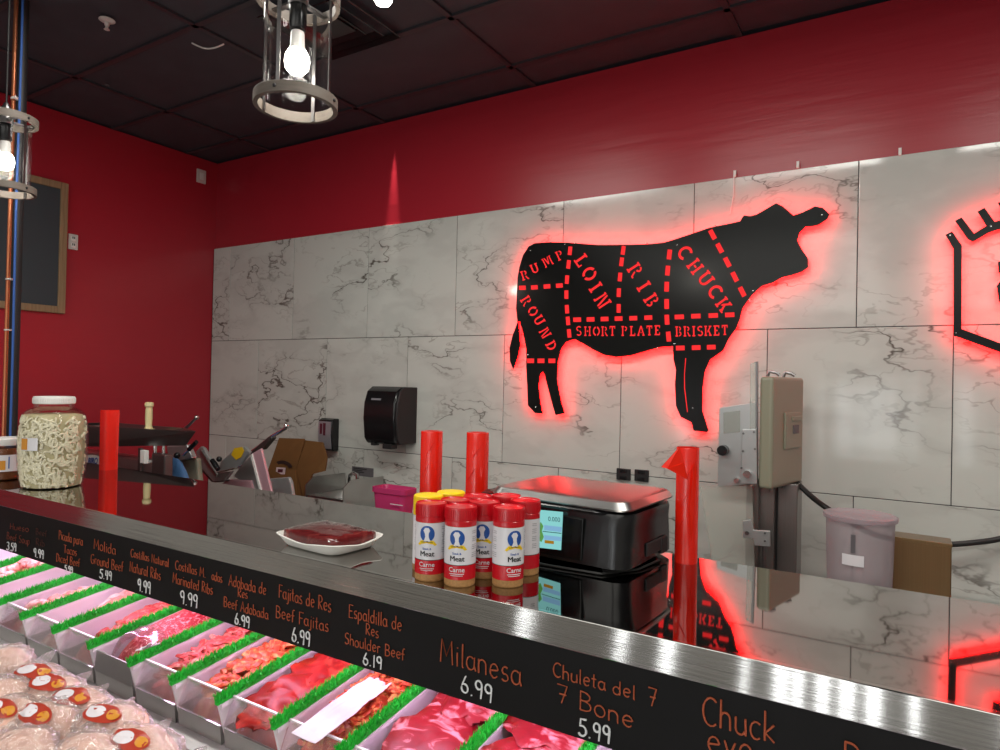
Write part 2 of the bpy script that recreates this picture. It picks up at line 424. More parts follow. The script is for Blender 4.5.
def textmesh(body, size, fn, extrude=0.0, font_shear=0.0, bold=0.0):
    """text as a mesh; fn maps (x, y) centred text coordinates to a point"""
    cu = bpy.data.curves.new('lettering', 'FONT'); cu.body = body; cu.size = size; cu.align_x = 'CENTER'; cu.align_y = 'CENTER'
    cu.shear = font_shear; cu.offset = bold; cu.resolution_u = 3
    ob = bpy.data.objects.new('lettering', cu); C.objects.link(ob)
    dg = bpy.context.evaluated_depsgraph_get()
    me = bpy.data.meshes.new_from_object(ob.evaluated_get(dg))
    bpy.data.objects.remove(ob); bpy.data.curves.remove(cu)
    for v in me.vertices: v.co = fn(v.co.x, v.co.y)
    return me

def addtext(name, body, size, fn, m, parent, **kw):
    me = textmesh(body, size, fn, **kw)
    o0 = ORG[parent.name]
    for v in me.vertices: v.co -= o0
    return link_mesh(name, me, m, parent, o0, smooth=False)

def curve_fill(splines, depth, fn):
    """flat plate from 2D outlines (holes by nesting), given thickness; fn maps plate coordinates (x, y, z) to a point"""
    cu = bpy.data.curves.new('plate', 'CURVE'); cu.dimensions = '2D'; cu.fill_mode = 'BOTH'; cu.extrude = depth / 2
    for pts in splines:
        sp = cu.splines.new('POLY'); sp.points.add(len(pts) - 1)
        for p, q in zip(sp.points, pts): p.co = (q[0], q[1], 0, 1)
        sp.use_cyclic_u = True
    ob = bpy.data.objects.new('plate', cu); C.objects.link(ob)
    dg = bpy.context.evaluated_depsgraph_get()
    me = bpy.data.meshes.new_from_object(ob.evaluated_get(dg))
    bpy.data.objects.remove(ob); bpy.data.curves.remove(cu)
    for v in me.vertices: v.co = fn(v.co.x, v.co.y, v.co.z)
    return me

def arc(cx, cy, rx, ry, a0, a1, n=8):
    return [(cx + rx * math.cos(R(a0 + (a1 - a0) * i / n)), cy + ry * math.sin(R(a0 + (a1 - a0) * i / n))) for i in range(n + 1)]

# ------------------------------------------------------------------ room
YW, ZC, XL = 2.766, 3.018, -3.958
XR, YF = 3.4, -9.5
tag(MB().box(((XL + XR) / 2, (YF + YW) / 2, -0.03), (XR - XL + .2, YW - YF + .2, 0.06)).build('floor', 'floor', smooth=False), kind='structure')
tag(MB().box(((XL + XR) / 2, YW + 0.06, ZC / 2), (XR - XL + .2, 0.1, ZC)).build('wall_back', 'red', smooth=False), kind='structure')
tag(MB().box((XL - 0.05, (-.2 + YW + .1) / 2, ZC / 2), (0.1, YW + .3, ZC)).build('wall_left', 'red', smooth=False), kind='structure')
tag(MB().box((XL - 0.05, (YF - .1 - .2) / 2, ZC / 2), (0.1, -YF - .1, ZC)).build('wall_left_shop', 'shop', smooth=False), kind='structure')
tag(MB().box((XR + 0.05, (YF + YW) / 2, ZC / 2), (0.1, YW - YF + .2, ZC)).build('wall_right', 'shop', smooth=False), kind='structure')
tag(MB().box(((XL + XR) / 2, YF - 0.05, ZC / 2), (XR - XL + .2, 0.1, ZC)).build('wall_front', 'shop', smooth=False), kind='structure')
# ceiling: drop-in panels between bars
b = MB(); b.box(((XL + XR) / 2, (YF + YW) / 2, ZC + 0.05), (XR - XL + .2, YW - YF + .2, 0.06))
ceiling = tag(b.build('ceiling', 'ceil', smooth=False), kind='structure')
gx = [-1.54 + 0.945 * k for k in range(-3, 6)]
gy = [2.55 - 0.4625 * k for k in range(0, 27)]
bars = MB()
for x in gx:
    if XL < x < XR: bars.box((x, (YF + YW) / 2, ZC + 0.004), (0.024, YW - YF, 0.012))
for y in gy: bars.box(((XL + XR) / 2, y, ZC + 0.004), (XR - XL, 0.024, 0.012))
bars.build('grid_bars', 'tbar', ceiling, smooth=False)
pn = MB()
xs = sorted([XL] + [x for x in gx if XL < x < XR] + [XR]); ys = sorted([YF] + gy + [YW])
for x0, x1 in zip(xs, xs[1:]):
    for y0, y1 in zip(ys, ys[1:]):
        pn.box(((x0 + x1) / 2, (y0 + y1) / 2, ZC + 0.014), (x1 - x0 - 0.014, y1 - y0 - 0.014, 0.012))
pn.build('ceiling_panels', 'ceil', ceiling, smooth=False, bevel=0.004, segs=1)

# marble tile cladding: rows of square tiles, half-bond
ROWS = [(0.8436, 0.2270, -0.1607), (0.2270, -0.3936, 0.1360), (-0.3936, -1.0110, -0.1607), (-1.0110, -1.6, 0.1360)]
TW = 0.6025
tb = MB(); shifts = []
lay = tb.bm.verts.layers.float_vector.new('tile_shift')
for ri, (zt, zb, x0) in enumerate(ROWS):
    k = -8
    while True:
        xa, xb = x0 + k * TW, x0 + (k + 1) * TW
        k += 1
        if xb < XL + 0.012: continue
        if xa > XR: break
        xa, xb = max(xa, XL + 0.006), min(xb, XR)
        g = 0.0028
        n0 = len(tb.bm.verts)
        tb.box(((xa + xb) / 2, YW - 0.0035 + 0.005, 1.6 + (zt + zb) / 2), (xb - xa - g, 0.013, zt - zb - g))
        sh = Vector((random.uniform(-20, 20), random.uniform(-20, 20), random.uniform(-20, 20)))
        tb.bm.verts.ensure_lookup_table()
        for v in tb.bm.verts[n0:]: v[lay] = sh
tiles = tag(tb.build('trim_1', 'marble', smooth=False, bevel=0.0016, segs=2), kind='structure')
gb = MB(); gb.box(((XL + XR) / 2, YW + 0.004, 1.6 - 0.3782), (XR - XL, 0.012, 2 * (0.8436 + 0.3782) - 0.004))
gb.build('grout', 'grout', tiles, smooth=False)
YT = YW - 0.005   # face of the tiles
# clips left along the top edge of the tiles
for i, (px, py) in enumerate(((735, 175), (798, 166), (900, 153))):
    p = aty(px, py, YT)
    o = MB().box((p.x, YT - 0.003, p.z + 0.004), (0.010, 0.010, 0.026)).build('tile_clip', 'white', org=(p.x, YT, p.z), bevel=0.001)
    tag(o, 'small white clip on the tile top edge ' + ('above the cow sign neck' if i == 0 else 'above the cow sign ear' if i == 1 else 'between the two lit signs'), 'clip', 'white clips along the tile edge')
p0, p1 = aty(734, 176, YT - .006), aty(730, 214, YT - .006)
tag(MB().tube([p0, (p0 + p1) / 2 + Vector((0.006, 0, 0)), p1], 0.0025, 6).build('sign_wire', 'white', org=p0), 'thin pale wire hanging from the tile edge down behind the cow sign', 'wire')

# ------------------------------------------------------------------ chalk writing: stroke letters
def A_(*p): return list(p)
GL = {}
def g(ch, w, *st): GL[ch] = (w, st)
o_ = arc(.24, .3, .22, .3, 60, 420, 12)
g('a', .52, arc(.23, .28, .21, .28, 50, 340, 10), [(.43, .56), (.42, .2), (.5, .0)])
g('b', .5, [(.04, 1), (.05, .02)], arc(.22, .28, .2, .28, 150, -170, 10))
g('c', .44, arc(.25, .3, .22, .3, 50, 310, 9))
g('d', .52, arc(.22, .28, .2, .28, 40, 330, 10), [(.43, 1), (.42, .02)])
g('e', .5, [(.05, .3), (.42, .36)] + arc(.25, .31, .2, .29, 15, 320, 10))
g('f', .36, arc(.28, .82, .14, .18, 60, 180, 5) + [(.13, 0)], [(.0, .52), (.32, .54)])
g('h', .5, [(.05, 1), (.05, 0)], [(.05, .36)] + arc(.23, .38, .18, .2, 150, 0, 6) + [(.42, 0)])
g('i', .2, [(.08, .58), (.09, 0)], [(.08, .78), (.1, .8)])
g('j', .26, [(.16, .58), (.16, -.15)] + arc(.04, -.15, .12, .14, 0, -130, 5), [(.16, .78), (.18, .8)])
g('k', .46, [(.05, 1), (.05, 0)], [(.38, .58), (.07, .26), (.4, .0)])
g('l', .2, [(.08, 1), (.08, .04), (.14, 0)])
g('n', .5, [(.05, .58), (.05, 0)], [(.05, .36)] + arc(.23, .38, .18, .2, 150, 0, 6) + [(.42, 0)])
g('o', .5, o_)
g('p', .5, [(.05, .58), (.04, -.32)], arc(.22, .3, .19, .28, 150, -150, 10))
g('r', .38, [(.05, .58), (.06, 0)], [(.06, .34)] + arc(.22, .38, .15, .2, 150, 50, 5))
g('s', .42, arc(.22, .43, .15, .16, 50, 250, 6) + arc(.2, .15, .16, .15, 80, -150, 7))
g('t', .36, [(.15, .9), (.15, .06), (.26, 0)], [(.0, .58), (.3, .6)])
g('u', .5, [(.05, .58), (.05, .2)] + arc(.23, .2, .18, .2, 180, 340, 6), [(.42, .58), (.44, 0)])
g('y', .46, [(.05, .58), (.22, .05)], [(.42, .58), (.22, .05), (.08, -.32)])
g('A', .66, [(.02, 0), (.32, 1), (.6, 0)], [(.14, .36), (.5, .38)])
g('B', .58, [(.06, 1), (.06, 0)], [(.04, 1)] + arc(.2, .76, .27, .24, 80, -80, 7) + [(.07, .52)] + arc(.22, .26, .3, .26, 80, -85, 8) + [(.04, 0)])
g('C', .62, arc(.36, .5, .32, .5, 50, 310, 12))
g('D', .62, [(.08, 1), (.08, 0)], [(.03, 1)] + arc(.12, .5, .46, .5, 80, -80, 10) + [(.03, 0)])
g('E', .54, [(.48, .98), (.06, 1), (.06, 0), (.5, .02)], [(.06, .52), (.4, .53)])
g('F', .5, [(.48, .98), (.06, 1), (.06, 0)], [(.06, .52), (.38, .53)])
g('G', .68, arc(.36, .5, .32, .5, 50, 330, 12) + [(.62, .42), (.38, .42)])
g('H', .6, [(.06, 1), (.06, 0)], [(.52, 1), (.52, 0)], [(.06, .5), (.52, .52)])
g('J', .5, [(.38, 1), (.38, .2)] + arc(.22, .2, .16, .2, 0, -170, 6))
g('M', .78, [(.04, 0), (.1, 1), (.36, .3), (.62, 1), (.7, 0)])
g('N', .62, [(.05, 0), (.06, 1), (.52, 0), (.52, 1)])
g('R', .58, [(.06, 1), (.06, 0)], [(.04, 1)] + arc(.2, .75, .27, .25, 80, -85, 7) + [(.07, .5), (.52, 0)])
g('P', .56, [(.06, 1), (.06, 0)], [(.04, 1)] + arc(.2, .75, .27, .25, 80, -85, 7) + [(.07, .5)])
g('S', .54, arc(.28, .74, .22, .25, 45, 255, 8) + arc(.24, .25, .24, .25, 85, -150, 9))
g('T', .58, [(.0, 1), (.56, .99)], [(.28, 1), (.28, 0)])
g('7', .5, [(.02, .98), (.46, 1), (.22, 0)], [(.12, .48), (.42, .5)])
g('0', .52, arc(.25, .5, .22, .5, 90, 450, 12)); g('1', .26, [(.12, 1), (.12, 0)])
g('3', .5, arc(.2, .76, .22, .24, 140, -80, 8) + arc(.2, .27, .25, .27, 85, -150, 9))
g('4', .52, [(.12, 1), (.08, .46), (.46, .48)], [(.38, 1), (.36, 0)])
g('5', .5, [(.46, 1), (.1, .98), (.08, .56)] + arc(.2, .3, .25, .3, 95, -150, 9))
g('6', .5, [(.3, 1), (.1, .5)] + arc(.24, .26, .2, .26, 150, -190, 12))
g('9', .5, arc(.22, .74, .19, .25, 20, 380, 12) + [(.4, .5), (.36, 0)])
g('.', .22, [(.08, .0), (.09, .05)]); g(' ', .34)

def chalk_line(bm_, text, p0, p1, hpx, rad):
    """write text on the board face from pixel baseline p0 to p1, capitals hpx high"""
    P0, P1 = aty(p0[0], p0[1], YB), aty(p1[0], p1[1], YB)
    cap = (aty(p0[0], p0[1] - hpx, YB) - P0).length
    W = sum(GL[c][0] for c in text) + 0.08 * (len(text) - 1)
    ux = (P1 - P0) / W; uz = Vector((0, 0, 1)) * cap
    x = 0
    for ch in text:
        w, st = GL[ch]
        jy = random.uniform(-.03, .03)
        for s in st:
            pts = [P0 + ux * (x + q[0]) + uz * (q[1] + jy) + Vector((0, -0.0006, 0)) for q in s]
            bm_.tube(pts, [rad * random.uniform(.8, 1.15) for _ in pts], 5, flat=1.0)
        x += w + 0.08

# ------------------------------------------------------------------ display case with counter
YB = 0.926           # face of the menu board
ZT = 1.242           # top of the counter
XA, XB = XL + 0.01, 1.6
case = thing('display_case', 'long meat display case with mirror polished counter, steel edge and chalk menu strip', 'display case', ((XA + XB) / 2, 0.95, 0))
MB().box(((XA + XB) / 2, (0.934 + 1.400) / 2, ZT - 0.006), (XB - XA, 1.400 - 0.934, 0.012)).build('counter_top', 'blackglass', case, smooth=False, bevel=0.0015)
MB().box(((XA + XB) / 2, 0.931, 1.2175), (XB - XA, 0.012, 0.049)).build('steel_edge', 'steel', case, smooth=False, bevel=0.0012)
MB().box(((XA + XB) / 2, 0.9345, 1.128), (XB - XA, 0.014, 0.130)).build('menu_strip', 'chalk', case, smooth=False, bevel=0.001)
menu = [c for c in C.objects if c.name == 'menu_strip'][0]
MB().box(((XA + XB) / 2, 1.165, 1.205), (XB - XA, 0.45, 0.05)).build('counter_support', 'casewhite', case, smooth=False)
MB().box(((XA + XB) / 2, 1.375, 1.01), (XB - XA, 0.03, 0.34)).build('rear_panel', 'casewhite', case, smooth=False)
MB().box(((XA + XB) / 2, 0.815, 0.80), (XB - XA, 0.01, 0.10)).build('shelf_riser', 'pan', case, smooth=False)
MB().box(((XA + XB) / 2, 0.625, 0.806), (XB - XA, 0.368, 0.09)).build('front_deck', 'casebody', case, smooth=False)
MB().box(((XA + XB) / 2, 0.90, 0.39), (XB - XA, 0.96, 0.72)).build('body', 'casebody', case, smooth=False, bevel=0.01)
MB().box(((XA + XB) / 2, 0.43, 0.82), (XB - XA, 0.03, 0.14)).build('front_lip', 'casebody', case, smooth=False, bevel=0.008)
tb_ = MB()
MB().cyl((XA + .02, 0.972, 1.077), (XB - .02, 0.972, 1.077), 0.011, seg=12).build('lamp_tube', 'tube', case)

LINES = [
    ('faded first', 'dim', [('Hueso', (10, 529), (29, 532), 6), ('Beef Soup', (7, 539), (30, 545), 7)], ('3.59', (7, 550), (16.5, 551.5), 8)),
    ('faded second', 'vdim', [('Beef', (36, 534), (47, 537), 6), ('Rib', (36, 545), (45, 547), 7)], ('9.99', (34, 556.5), (44, 559), 8.5)),
    ('', 'rust', [('Picada para', (59, 539), (83, 545.5), 9), ('Tacos', (64, 552.5), (77, 556), 8), ('Diced Beef', (56.5, 561), (80, 567), 8)], ('5.99', (65, 571), (73, 573), 6)),
    ('', 'rust', [('Molida', (94, 549), (116, 555), 10), ('Ground Beef', (91, 563), (123.5, 572), 9.5)], ('5.49', (100, 578), (112, 581), 9)),
    ('', 'rust', [('Costillas Natural', (131, 556.5), (169, 567), 8), ('Natural Ribs', (130, 571), (161, 580.5), 10)], ('9.99', (138, 590.5), (151, 594), 12)),
    ('', 'rust', [('Costillas M.', (175.5, 569), (206, 577.5), 9), ('adas', (212, 579.5), (222.5, 582.5), 9), ('Marinated Ribs', (173, 582.5), (213, 595), 10)], ('9.99', (180.5, 603.5), (198, 608), 13)),
    ('', 'rust', [('Adobada de', (229, 585), (266.5, 595), 11), ('Res', (238, 596.5), (248, 599), 9), ('Beef Adobada', (224, 606.5), (268.5, 619.5), 10)], ('6.99', (235, 623.5), (250, 628), 11)),
    ('', 'rust', [('Fajitas de Res', (279, 597.5), (331.5, 612), 13), ('Beef Fajitas', (276, 617), (329, 632), 12)], ('6.99', (292, 641), (310.5, 647), 14)),
    ('', 'rust', [('Espaldilla de', (349, 617), (402, 631), 13), ('Res', (366, 634), (379, 638), 11), ('Shoulder Beef', (345, 643.5), (405, 660.5), 11)], ('6.19', (363, 664), (382.5, 669.5), 12)),
    ('', 'rust', [('Milanesa', (440, 661), (522, 686), 23)], ('6.99', (461, 691), (493, 703.5), 17)),
    ('', 'orange', [('Chuleta', (553, 676), (606, 691), 14), ('del', (613, 693), (636, 700), 14), ('7', (648, 704), (657, 707), 18), ('7 Bone', (557, 701), (634, 729), 18)], ('5.99', (579, 734.5), (611, 744), 17)),
    ('', 'orange', [('Chuck', (702, 723), (776, 744), 28), ('eye', (707, 750), (753, 764), 27)], None),
    ('', 'orange', [('R', (843, 768), (862, 774), 28)], None),
]
CM = dict(dim='chalkred', vdim='chalkdim', rust='chalkorange', orange='chalkorange')
for nm, colr, rows, price in LINES:
    if True:
        q = MB()
        for t, a, b_, h in rows:
            chalk_line(q, t, a, b_, h, max(0.0007, 0.00078 + 0.000025 * h))
        q.build('product_text', CM[colr], menu)
    if price:
        q = MB(); chalk_line(q, *price, 0.0013 + 0.00002 * price[3]); q.build('price_text', 'chalkwhite', menu)

# ------------------------------------------------------------------ dividers, trays and meat
DX = [-2.48, -2.31, -2.135, -1.97, -1.803, -1.635, -1.466, -1.308, -1.155, -0.99, -0.823, -0.628, -0.45, -0.27]
DY0, DY1, DZ = 0.836, 1.34, 0.973
gm = MB(); rnd = random.Random(3)
gm.box((0, (DY0 + DY1) / 2, DZ - 0.020), (0.010, DY1 - DY0 - .004, 0.012))
for i in range(2600):
    y = rnd.uniform(DY0, DY1); x = rnd.uniform(-.010, .010); z = DZ - 0.022 + rnd.uniform(0, .010)
    a = rnd.uniform(0, 2 * PI); l = rnd.uniform(.007, .014); w = .0016
    t = Vector((x + rnd.uniform(-.006, .006), y + rnd.uniform(-.006, .006), z + l)); t.x = max(-.0125, min(.0125, t.x))
    d = Vector((math.cos(a), math.sin(a), 0)) * w; p = Vector((x, y, z))
    v = [gm.bm.verts.new(p - d), gm.bm.verts.new(p + d), gm.bm.verts.new(t)]
    gm.bm.faces.new(v)
DLAB = ['between the palest beef chunks and the tray right of them', 'right of the pale chunks at the far left', 'left of the tray of pale ribs',
        'between the pale ribs and the cloudy-sided tray', 'left of the tray of pink beef cubes', 'left of the wrapped ground beef',
        'right of the wrapped ground beef', 'between the beef strips and the adobada pieces', 'left of the bright red marinated slices',
        'left of the orange strips with white paper', 'left of the milanesa steaks', 'left of the seven bone steaks', 'right of the seven bone steaks', 'nearest the right end of the case']
root = None
for i, x in enumerate(DX):
    if root is None:
        root = thing('tray_divider', '', 'divider', (0, DY0, 0.855), 'grass topped dividers between the meat trays')
        d = MB()
        prof = [(DY0 + .004, DZ - .022), (DY1, DZ - .022), (DY1, .857), (DY0 + .028, .857)]
        d.prism([(-.0028, y, z) for y, z in prof], (.0056, 0, 0)); d.build('panel', 'pvc', root, smooth=False, bevel=.0008, segs=1)
        d = MB(); d.box((.0045, (DY0 + DY1) / 2, DZ - .032), (.004, DY1 - DY0 - .02, .008)); d.box((-.0045, (DY0 + DY1) / 2, DZ - .032), (.004, DY1 - DY0 - .02, .008))
        d.build('clip_rail', 'pvc', root, smooth=False)
        gm.build('grass_strip', 'grass', root, smooth=False)
        o = root
    else:
        o = copy_tree(root, (x, DY0, .855))
    o.location = (x, DY0, .855)
    o['label'] = 'grass topped white divider ' + DLAB[i]

NT = len(DX) - 1
TRAY = ['holding pale beef chunks at the far left', 'with mostly bare white sides beside the pale chunks', 'holding pale pink ribs', 'with cloudy sides, second from the pink cubes',
        'holding pink beef cubes', 'holding ground beef under wrap', 'holding beef strips', 'holding orange adobada pieces', 'holding bright red marinated slices',
        'holding orange strips and white paper', 'holding milanesa steaks', 'holding seven bone steaks', 'at the right end of the row']
def tray(i):
    x0, x1 = DX[i] + .006, DX[i + 1] - .006
    xm, w = (x0 + x1) / 2, x1 - x0
    t = thing('meat_tray', ('steel meat tray with grey steel front ' if i == 5 else 'steel meat tray with clear front ') + TRAY[i], 'tray', (xm, DY0, .855), 'meat trays in the display case')
    m = MB(); y0, y1, zb, zt = .856, 1.335, .857, .897
    m.box((xm, (y0 + y1) / 2, zb + .001), (w, y1 - y0, .002))
    m.hexa([(x0, y0, zb), (x1, y0, zb), (x1, y0 - .004, zt), (x0, y0 - .004, zt)], [(x0, y0 + .003, zb), (x1, y0 + .003, zb), (x1, y0 - .001, zt), (x0, y0 - .001, zt)])
    m.box((xm, y1, (zb + zt) / 2), (w, .003, zt - zb)); m.box((x0 + .001, (y0 + y1) / 2, (zb + zt) / 2), (.002, y1 - y0, zt - zb)); m.box((x1 - .001, (y0 + y1) / 2, (zb + zt) / 2), (.002, y1 - y0, zt - zb))
    m.build('pan', 'pan', t, smooth=False)
    if i == 5:
        MB().hexa([(x0, y0 - .006, .895), (x1, y0 - .006, .895), (x1, y0 - .002, .940), (x0, y0 - .002, .940)], [(x0, y0 - .003, .895), (x1, y0 - .003, .895), (x1, y0 + .001, .940), (x0, y0 + .001, .940)]).build('steel_front', 'pan', t, smooth=False)
        return xm, w
    a = MB(); za, zc_ = .898, .948
    a.hexa([(x0, y0 - .006, za), (x1, y0 - .006, za), (x1, y0 + .016, zc_), (x0, y0 + .016, zc_)], [(x0, y0 - .003, za), (x1, y0 - .003, za), (x1, y0 + .019, zc_), (x0, y0 + .019, zc_)])
    a.build('front_panel', 'acrylic', t, smooth=False)
    e = MB(); e.box((xm, y0 + .0175, zc_ + .001), (w, .004, .003)); e.build('panel_edge', 'pvc', t, smooth=False)
    return xm, w
TR = [tray(i) for i in range(NT)]
def heap(i, name, m, label, cat, h, amp, freq, seed, y0=.86, y1=1.32, n=34, kind=None, wk=.9, zb=.8592):
    xm, w = TR[i]
    o = MB().dome(xm, (y0 + y1) / 2, zb, w * wk, y1 - y0, h, seed, amp, freq, n, 4).build(name, m, org=(xm, (y0 + y1) / 2, zb), ang=80)
    return tag(o, label, cat, None, kind)
def stripheap(i, name, m, label, cat, h, seed, count, ln, rad, wk=.9, y0=.862, y1=1.30):
    xm, w = TR[i]; rr = random.Random(seed); q = MB()
    q.dome(xm, (y0 + y1) / 2, .8592, w * wk, y1 - y0, h * .8, seed, .25, 16, 20, 4)
    for k in range(count):
        u, v = rr.uniform(-.86, .86), rr.uniform(-.9, .9)
        e = (max(0, 1 - u ** 4) * max(0, 1 - v ** 4)) ** .5
        c = Vector((xm + u * w * wk / 2, (y0 + y1) / 2 + v * (y1 - y0) / 2, .8592 + h * .82 * e + rr.uniform(0, .012)))
        a = rr.uniform(0, 2 * PI); L = ln * rr.uniform(.6, 1.2); cv = rr.uniform(-1.6, 1.6)
        pts = []
        for s in range(5):
            tt = (s / 4 - .5)
            x_ = tt * L; y_ = cv * L * (tt * tt - .08)
            px_, py_ = c.x + x_ * math.cos(a) - y_ * math.sin(a), c.y + x_ * math.sin(a) + y_ * math.cos(a)
            px_ = max(xm - w * .46, min(xm + w * .46, px_)); py_ = max(y0, min(y1, py_))
            pts.append((px_, py_, c.z + rr.uniform(-.003, .004)))
        q.tube(pts, [rad * rr.uniform(.5, 1), rad, rad * rr.uniform(.8, 1.3), rad, rad * .5], 6, flat=.6)
    o = q.build(name, m, org=(xm, (y0 + y1) / 2, .8592), ang=70)
    return tag(o, label, cat, None, 'stuff')
def chunks(i, name, m, label, cat, seed, count, size, h, y0=.87, y1=1.3, group=None):
    """separate pieces of meat"""
    xm, w = TR[i]; rr = random.Random(seed); q = MB()
    q.dome(xm, (y0 + y1) / 2, .8592, w * .9, y1 - y0, h * .8, seed, .25, 16, 20, 4)
    for k in range(count):
        u, v = rr.uniform(-.8, .8), rr.uniform(-.9, .9)
        e = (max(0, 1 - u ** 4) * max(0, 1 - v ** 4)) ** .5
        rot = Matrix.Rotation(rr.uniform(0, 6.3), 3, 'Z') @ Matrix.Rotation(rr.uniform(-.5, .5), 3, 'X')
        s_ = size * rr.uniform(.7, 1.2)
        q.ball((xm + u * w * .38, (y0 + y1) / 2 + v * (y1 - y0) / 2.2, .8592 + h * .8 * e + rr.uniform(-.002, .008)), (s_, s_ * rr.uniform(.5, .8), s_ * .5), 9, 6, rot, .35, 2.0, k)
    o = q.build(name, m, org=(xm, (y0 + y1) / 2, .8592), ang=70)
    return tag(o, label, cat, group, 'stuff')
chunks(0, 'beef_chunks', 'pale', 'heap of pale brownish pink beef chunks at the far left of the case', 'meat', 2, 80, .022, .118)
heap(1, 'beef_heap', 'pale', 'low heap of pale beef left of the ribs', 'meat', .05, .4, 18, 5, wk=.8)
chunks(2, 'beef_ribs', 'pale', 'pale pink ribs piled at the front of their tray', 'meat', 6, 34, .03, .085, y1=1.1)
heap(3, 'beef_heap', 'pale', 'greyish pink meat in the cloudy sided tray left of the pink cubes', 'meat', .07, .35, 15, 8)
chunks(4, 'beef_cubes', 'strips', 'heap of pink beef cubes left of the wrapped ground beef', 'meat', 9, 110, .016, .092)
gbf = heap(5, 'ground_beef', 'ground', 'mound of bright pink ground beef wrapped in film at the front', 'meat', .115, .10, 9, 11, n=60, y0=.872)
stripheap(6, 'beef_strips', 'strips', 'loose pile of pinkish red beef strips right of the ground beef', 'meat', .088, 12, 170, .05, .008)
stripheap(7, 'adobada_pieces', 'adob', 'orange marinated adobada pieces piled in their tray', 'meat', .098, 13, 170, .04, .010)
xm, w = TR[8]
rr = random.Random(15)
SL = ['rearmost, under the menu strip', 'second from the back', 'in the middle of the tray', 'second from the front', 'frontmost, behind the clear panel']
base8 = heap(8, 'marinated_beef', 'redslice', 'bed of bright red marinated beef under the large red slices', 'meat', .088, .2, 12, 16, wk=.94)
for k in range(5):
    yy = 1.27 - k * .088
    q = MB(); rot = Matrix.Rotation(rr.uniform(-.4, .4), 3, 'Z') @ Matrix.Rotation(R(rr.uniform(6, 16)), 3, 'X')
    q.ball((xm + rr.uniform(-.012, .012), yy, .950 - .005 * k), (.062, .066, .012), 30, 14, rot, .55, 2.5, k + 4)
    tag(q.build('beef_slice', 'redslice', org=(xm, yy, .92), ang=70), 'bright red marinated beef slice, ' + SL[k], 'meat', 'marinated red slices')
stripheap(9, 'fajita_strips', 'adob', 'orange red marinated fajita strips around a sheet of white paper', 'meat', .104, 17, 300, .034, .005)
# white paper on the strips
q = MB(); rr = random.Random(5); n = 12; grid = {}
pa, pb = atz(303, 738, .963), atz(380, 692, .970)
ax = (pb - pa); ax.z = 0; L = ax.length; ax.normalize(); ay = Vector((-ax.y, ax.x, 0))
for lay_ in (0, 1):
    for i in range(n + 1):
        for j in range(n + 1):
            p = pa + ax * (L * i / n) + ay * ((j / n - .5) * .062)
            p.z = .962 + .008 * i / n + .010 * noise.noise(Vector((i * .45, j * .45, 2))) * (i / n) - lay_ * .0012 + (.006 * (j / n - .5) ** 2)
            if i == n: p += ax * .008 * noise.noise(Vector((j * .9, 1, 1)))
            grid[lay_, i, j] = q.bm.verts.new(p)
for i in range(n):
    for j in range(n):
        q.bm.faces.new((grid[0, i, j], grid[0, i + 1, j], grid[0, i + 1, j + 1], grid[0, i, j + 1]))
        q.bm.faces.new((grid[1, i, j], grid[1, i, j + 1], grid[1, i + 1, j + 1], grid[1, i + 1, j]))
tag(q.build('paper_sheet', 'paper', org=pa, ang=80), 'crumpled white paper sheet lying on the orange fajita strips', 'paper')
xm, w = TR[10]
for k, (yy, sx, sy, zz, rz, lb) in enumerate(((.955, .080, .10, .934, .25, 'milanesa steak with a pale fat seam, in front of the rear one'), (1.11, .078, .095, .946, -.2, 'milanesa steak at the rear under the menu strip'), (1.25, .07, .08, .93, .1, 'milanesa steak hidden deepest under the counter'))):
    q = MB(); q.ball((xm + .008, yy, zz), (sx, sy, .013), 40, 16, Matrix.Rotation(rz, 3, 'Z') @ Matrix.Rotation(.06, 3, 'X'), .35, 2.2, k + 2)
    tag(q.build('beef_steak', 'steak', org=(xm, yy, zz), ang=70), 'raw red ' + lb, 'steak', 'milanesa steaks')
heap(10, 'steak_stack', 'steak', 'lower layer of raw steaks under the milanesa steaks', 'meat', .075, .1, 8, 21, wk=.84)
xm, w = TR[11]
for k, (yy, zz, rz, lb) in enumerate(((.95, .938, .3, 'nearest the front'), (1.09, .950, -.3, 'behind the front one'), (1.22, .94, .1, 'rearmost'))):
    q = MB(); q.ball((xm, yy, zz), (.078, .088, .012), 40, 16, Matrix.Rotation(rz, 3, 'Z') @ Matrix.Rotation(.06, 3, 'X'), .35, 2.2, k + 12)
    tag(q.build('beef_steak', 'steak', org=(xm, yy, zz), ang=70), 'raw seven bone steak in the rightmost visible tray, ' + lb, 'steak', 'seven bone steaks')
heap(11, 'steak_stack', 'steak', 'lower layer of raw steaks under the seven bone steaks', 'meat', .078, .1, 8, 23, wk=.84)
# cling film over the front of the ground beef, twisted white end
xm, w = TR[5]
q = MB().dome(xm, .923, .8595, w * .93, .108, .116, 11, .10, 9, 30, 4)
wrap = tag(q.build('film_wrap', 'film', org=(xm, .905, .86), ang=80), 'glossy cling film over the front of the ground beef', 'wrap')
q = MB(); pk = atz(144, 650, .990)
for a in (-.5, .0, .45, .9): q.tube([pk + Vector((-.02, 0, -.006)), pk, pk + Vector((.022 + .006 * a, .02 * a, .018 - .008 * abs(a)))], [.0015, .003, .005], 6, flat=.3)
for a in (-.4, .4): q.tube([pk, pk + Vector((-.02, .014 * a, -.004))], [.003, .004], 6, flat=.3)
q.build('twisted_end', 'paper', wrap)

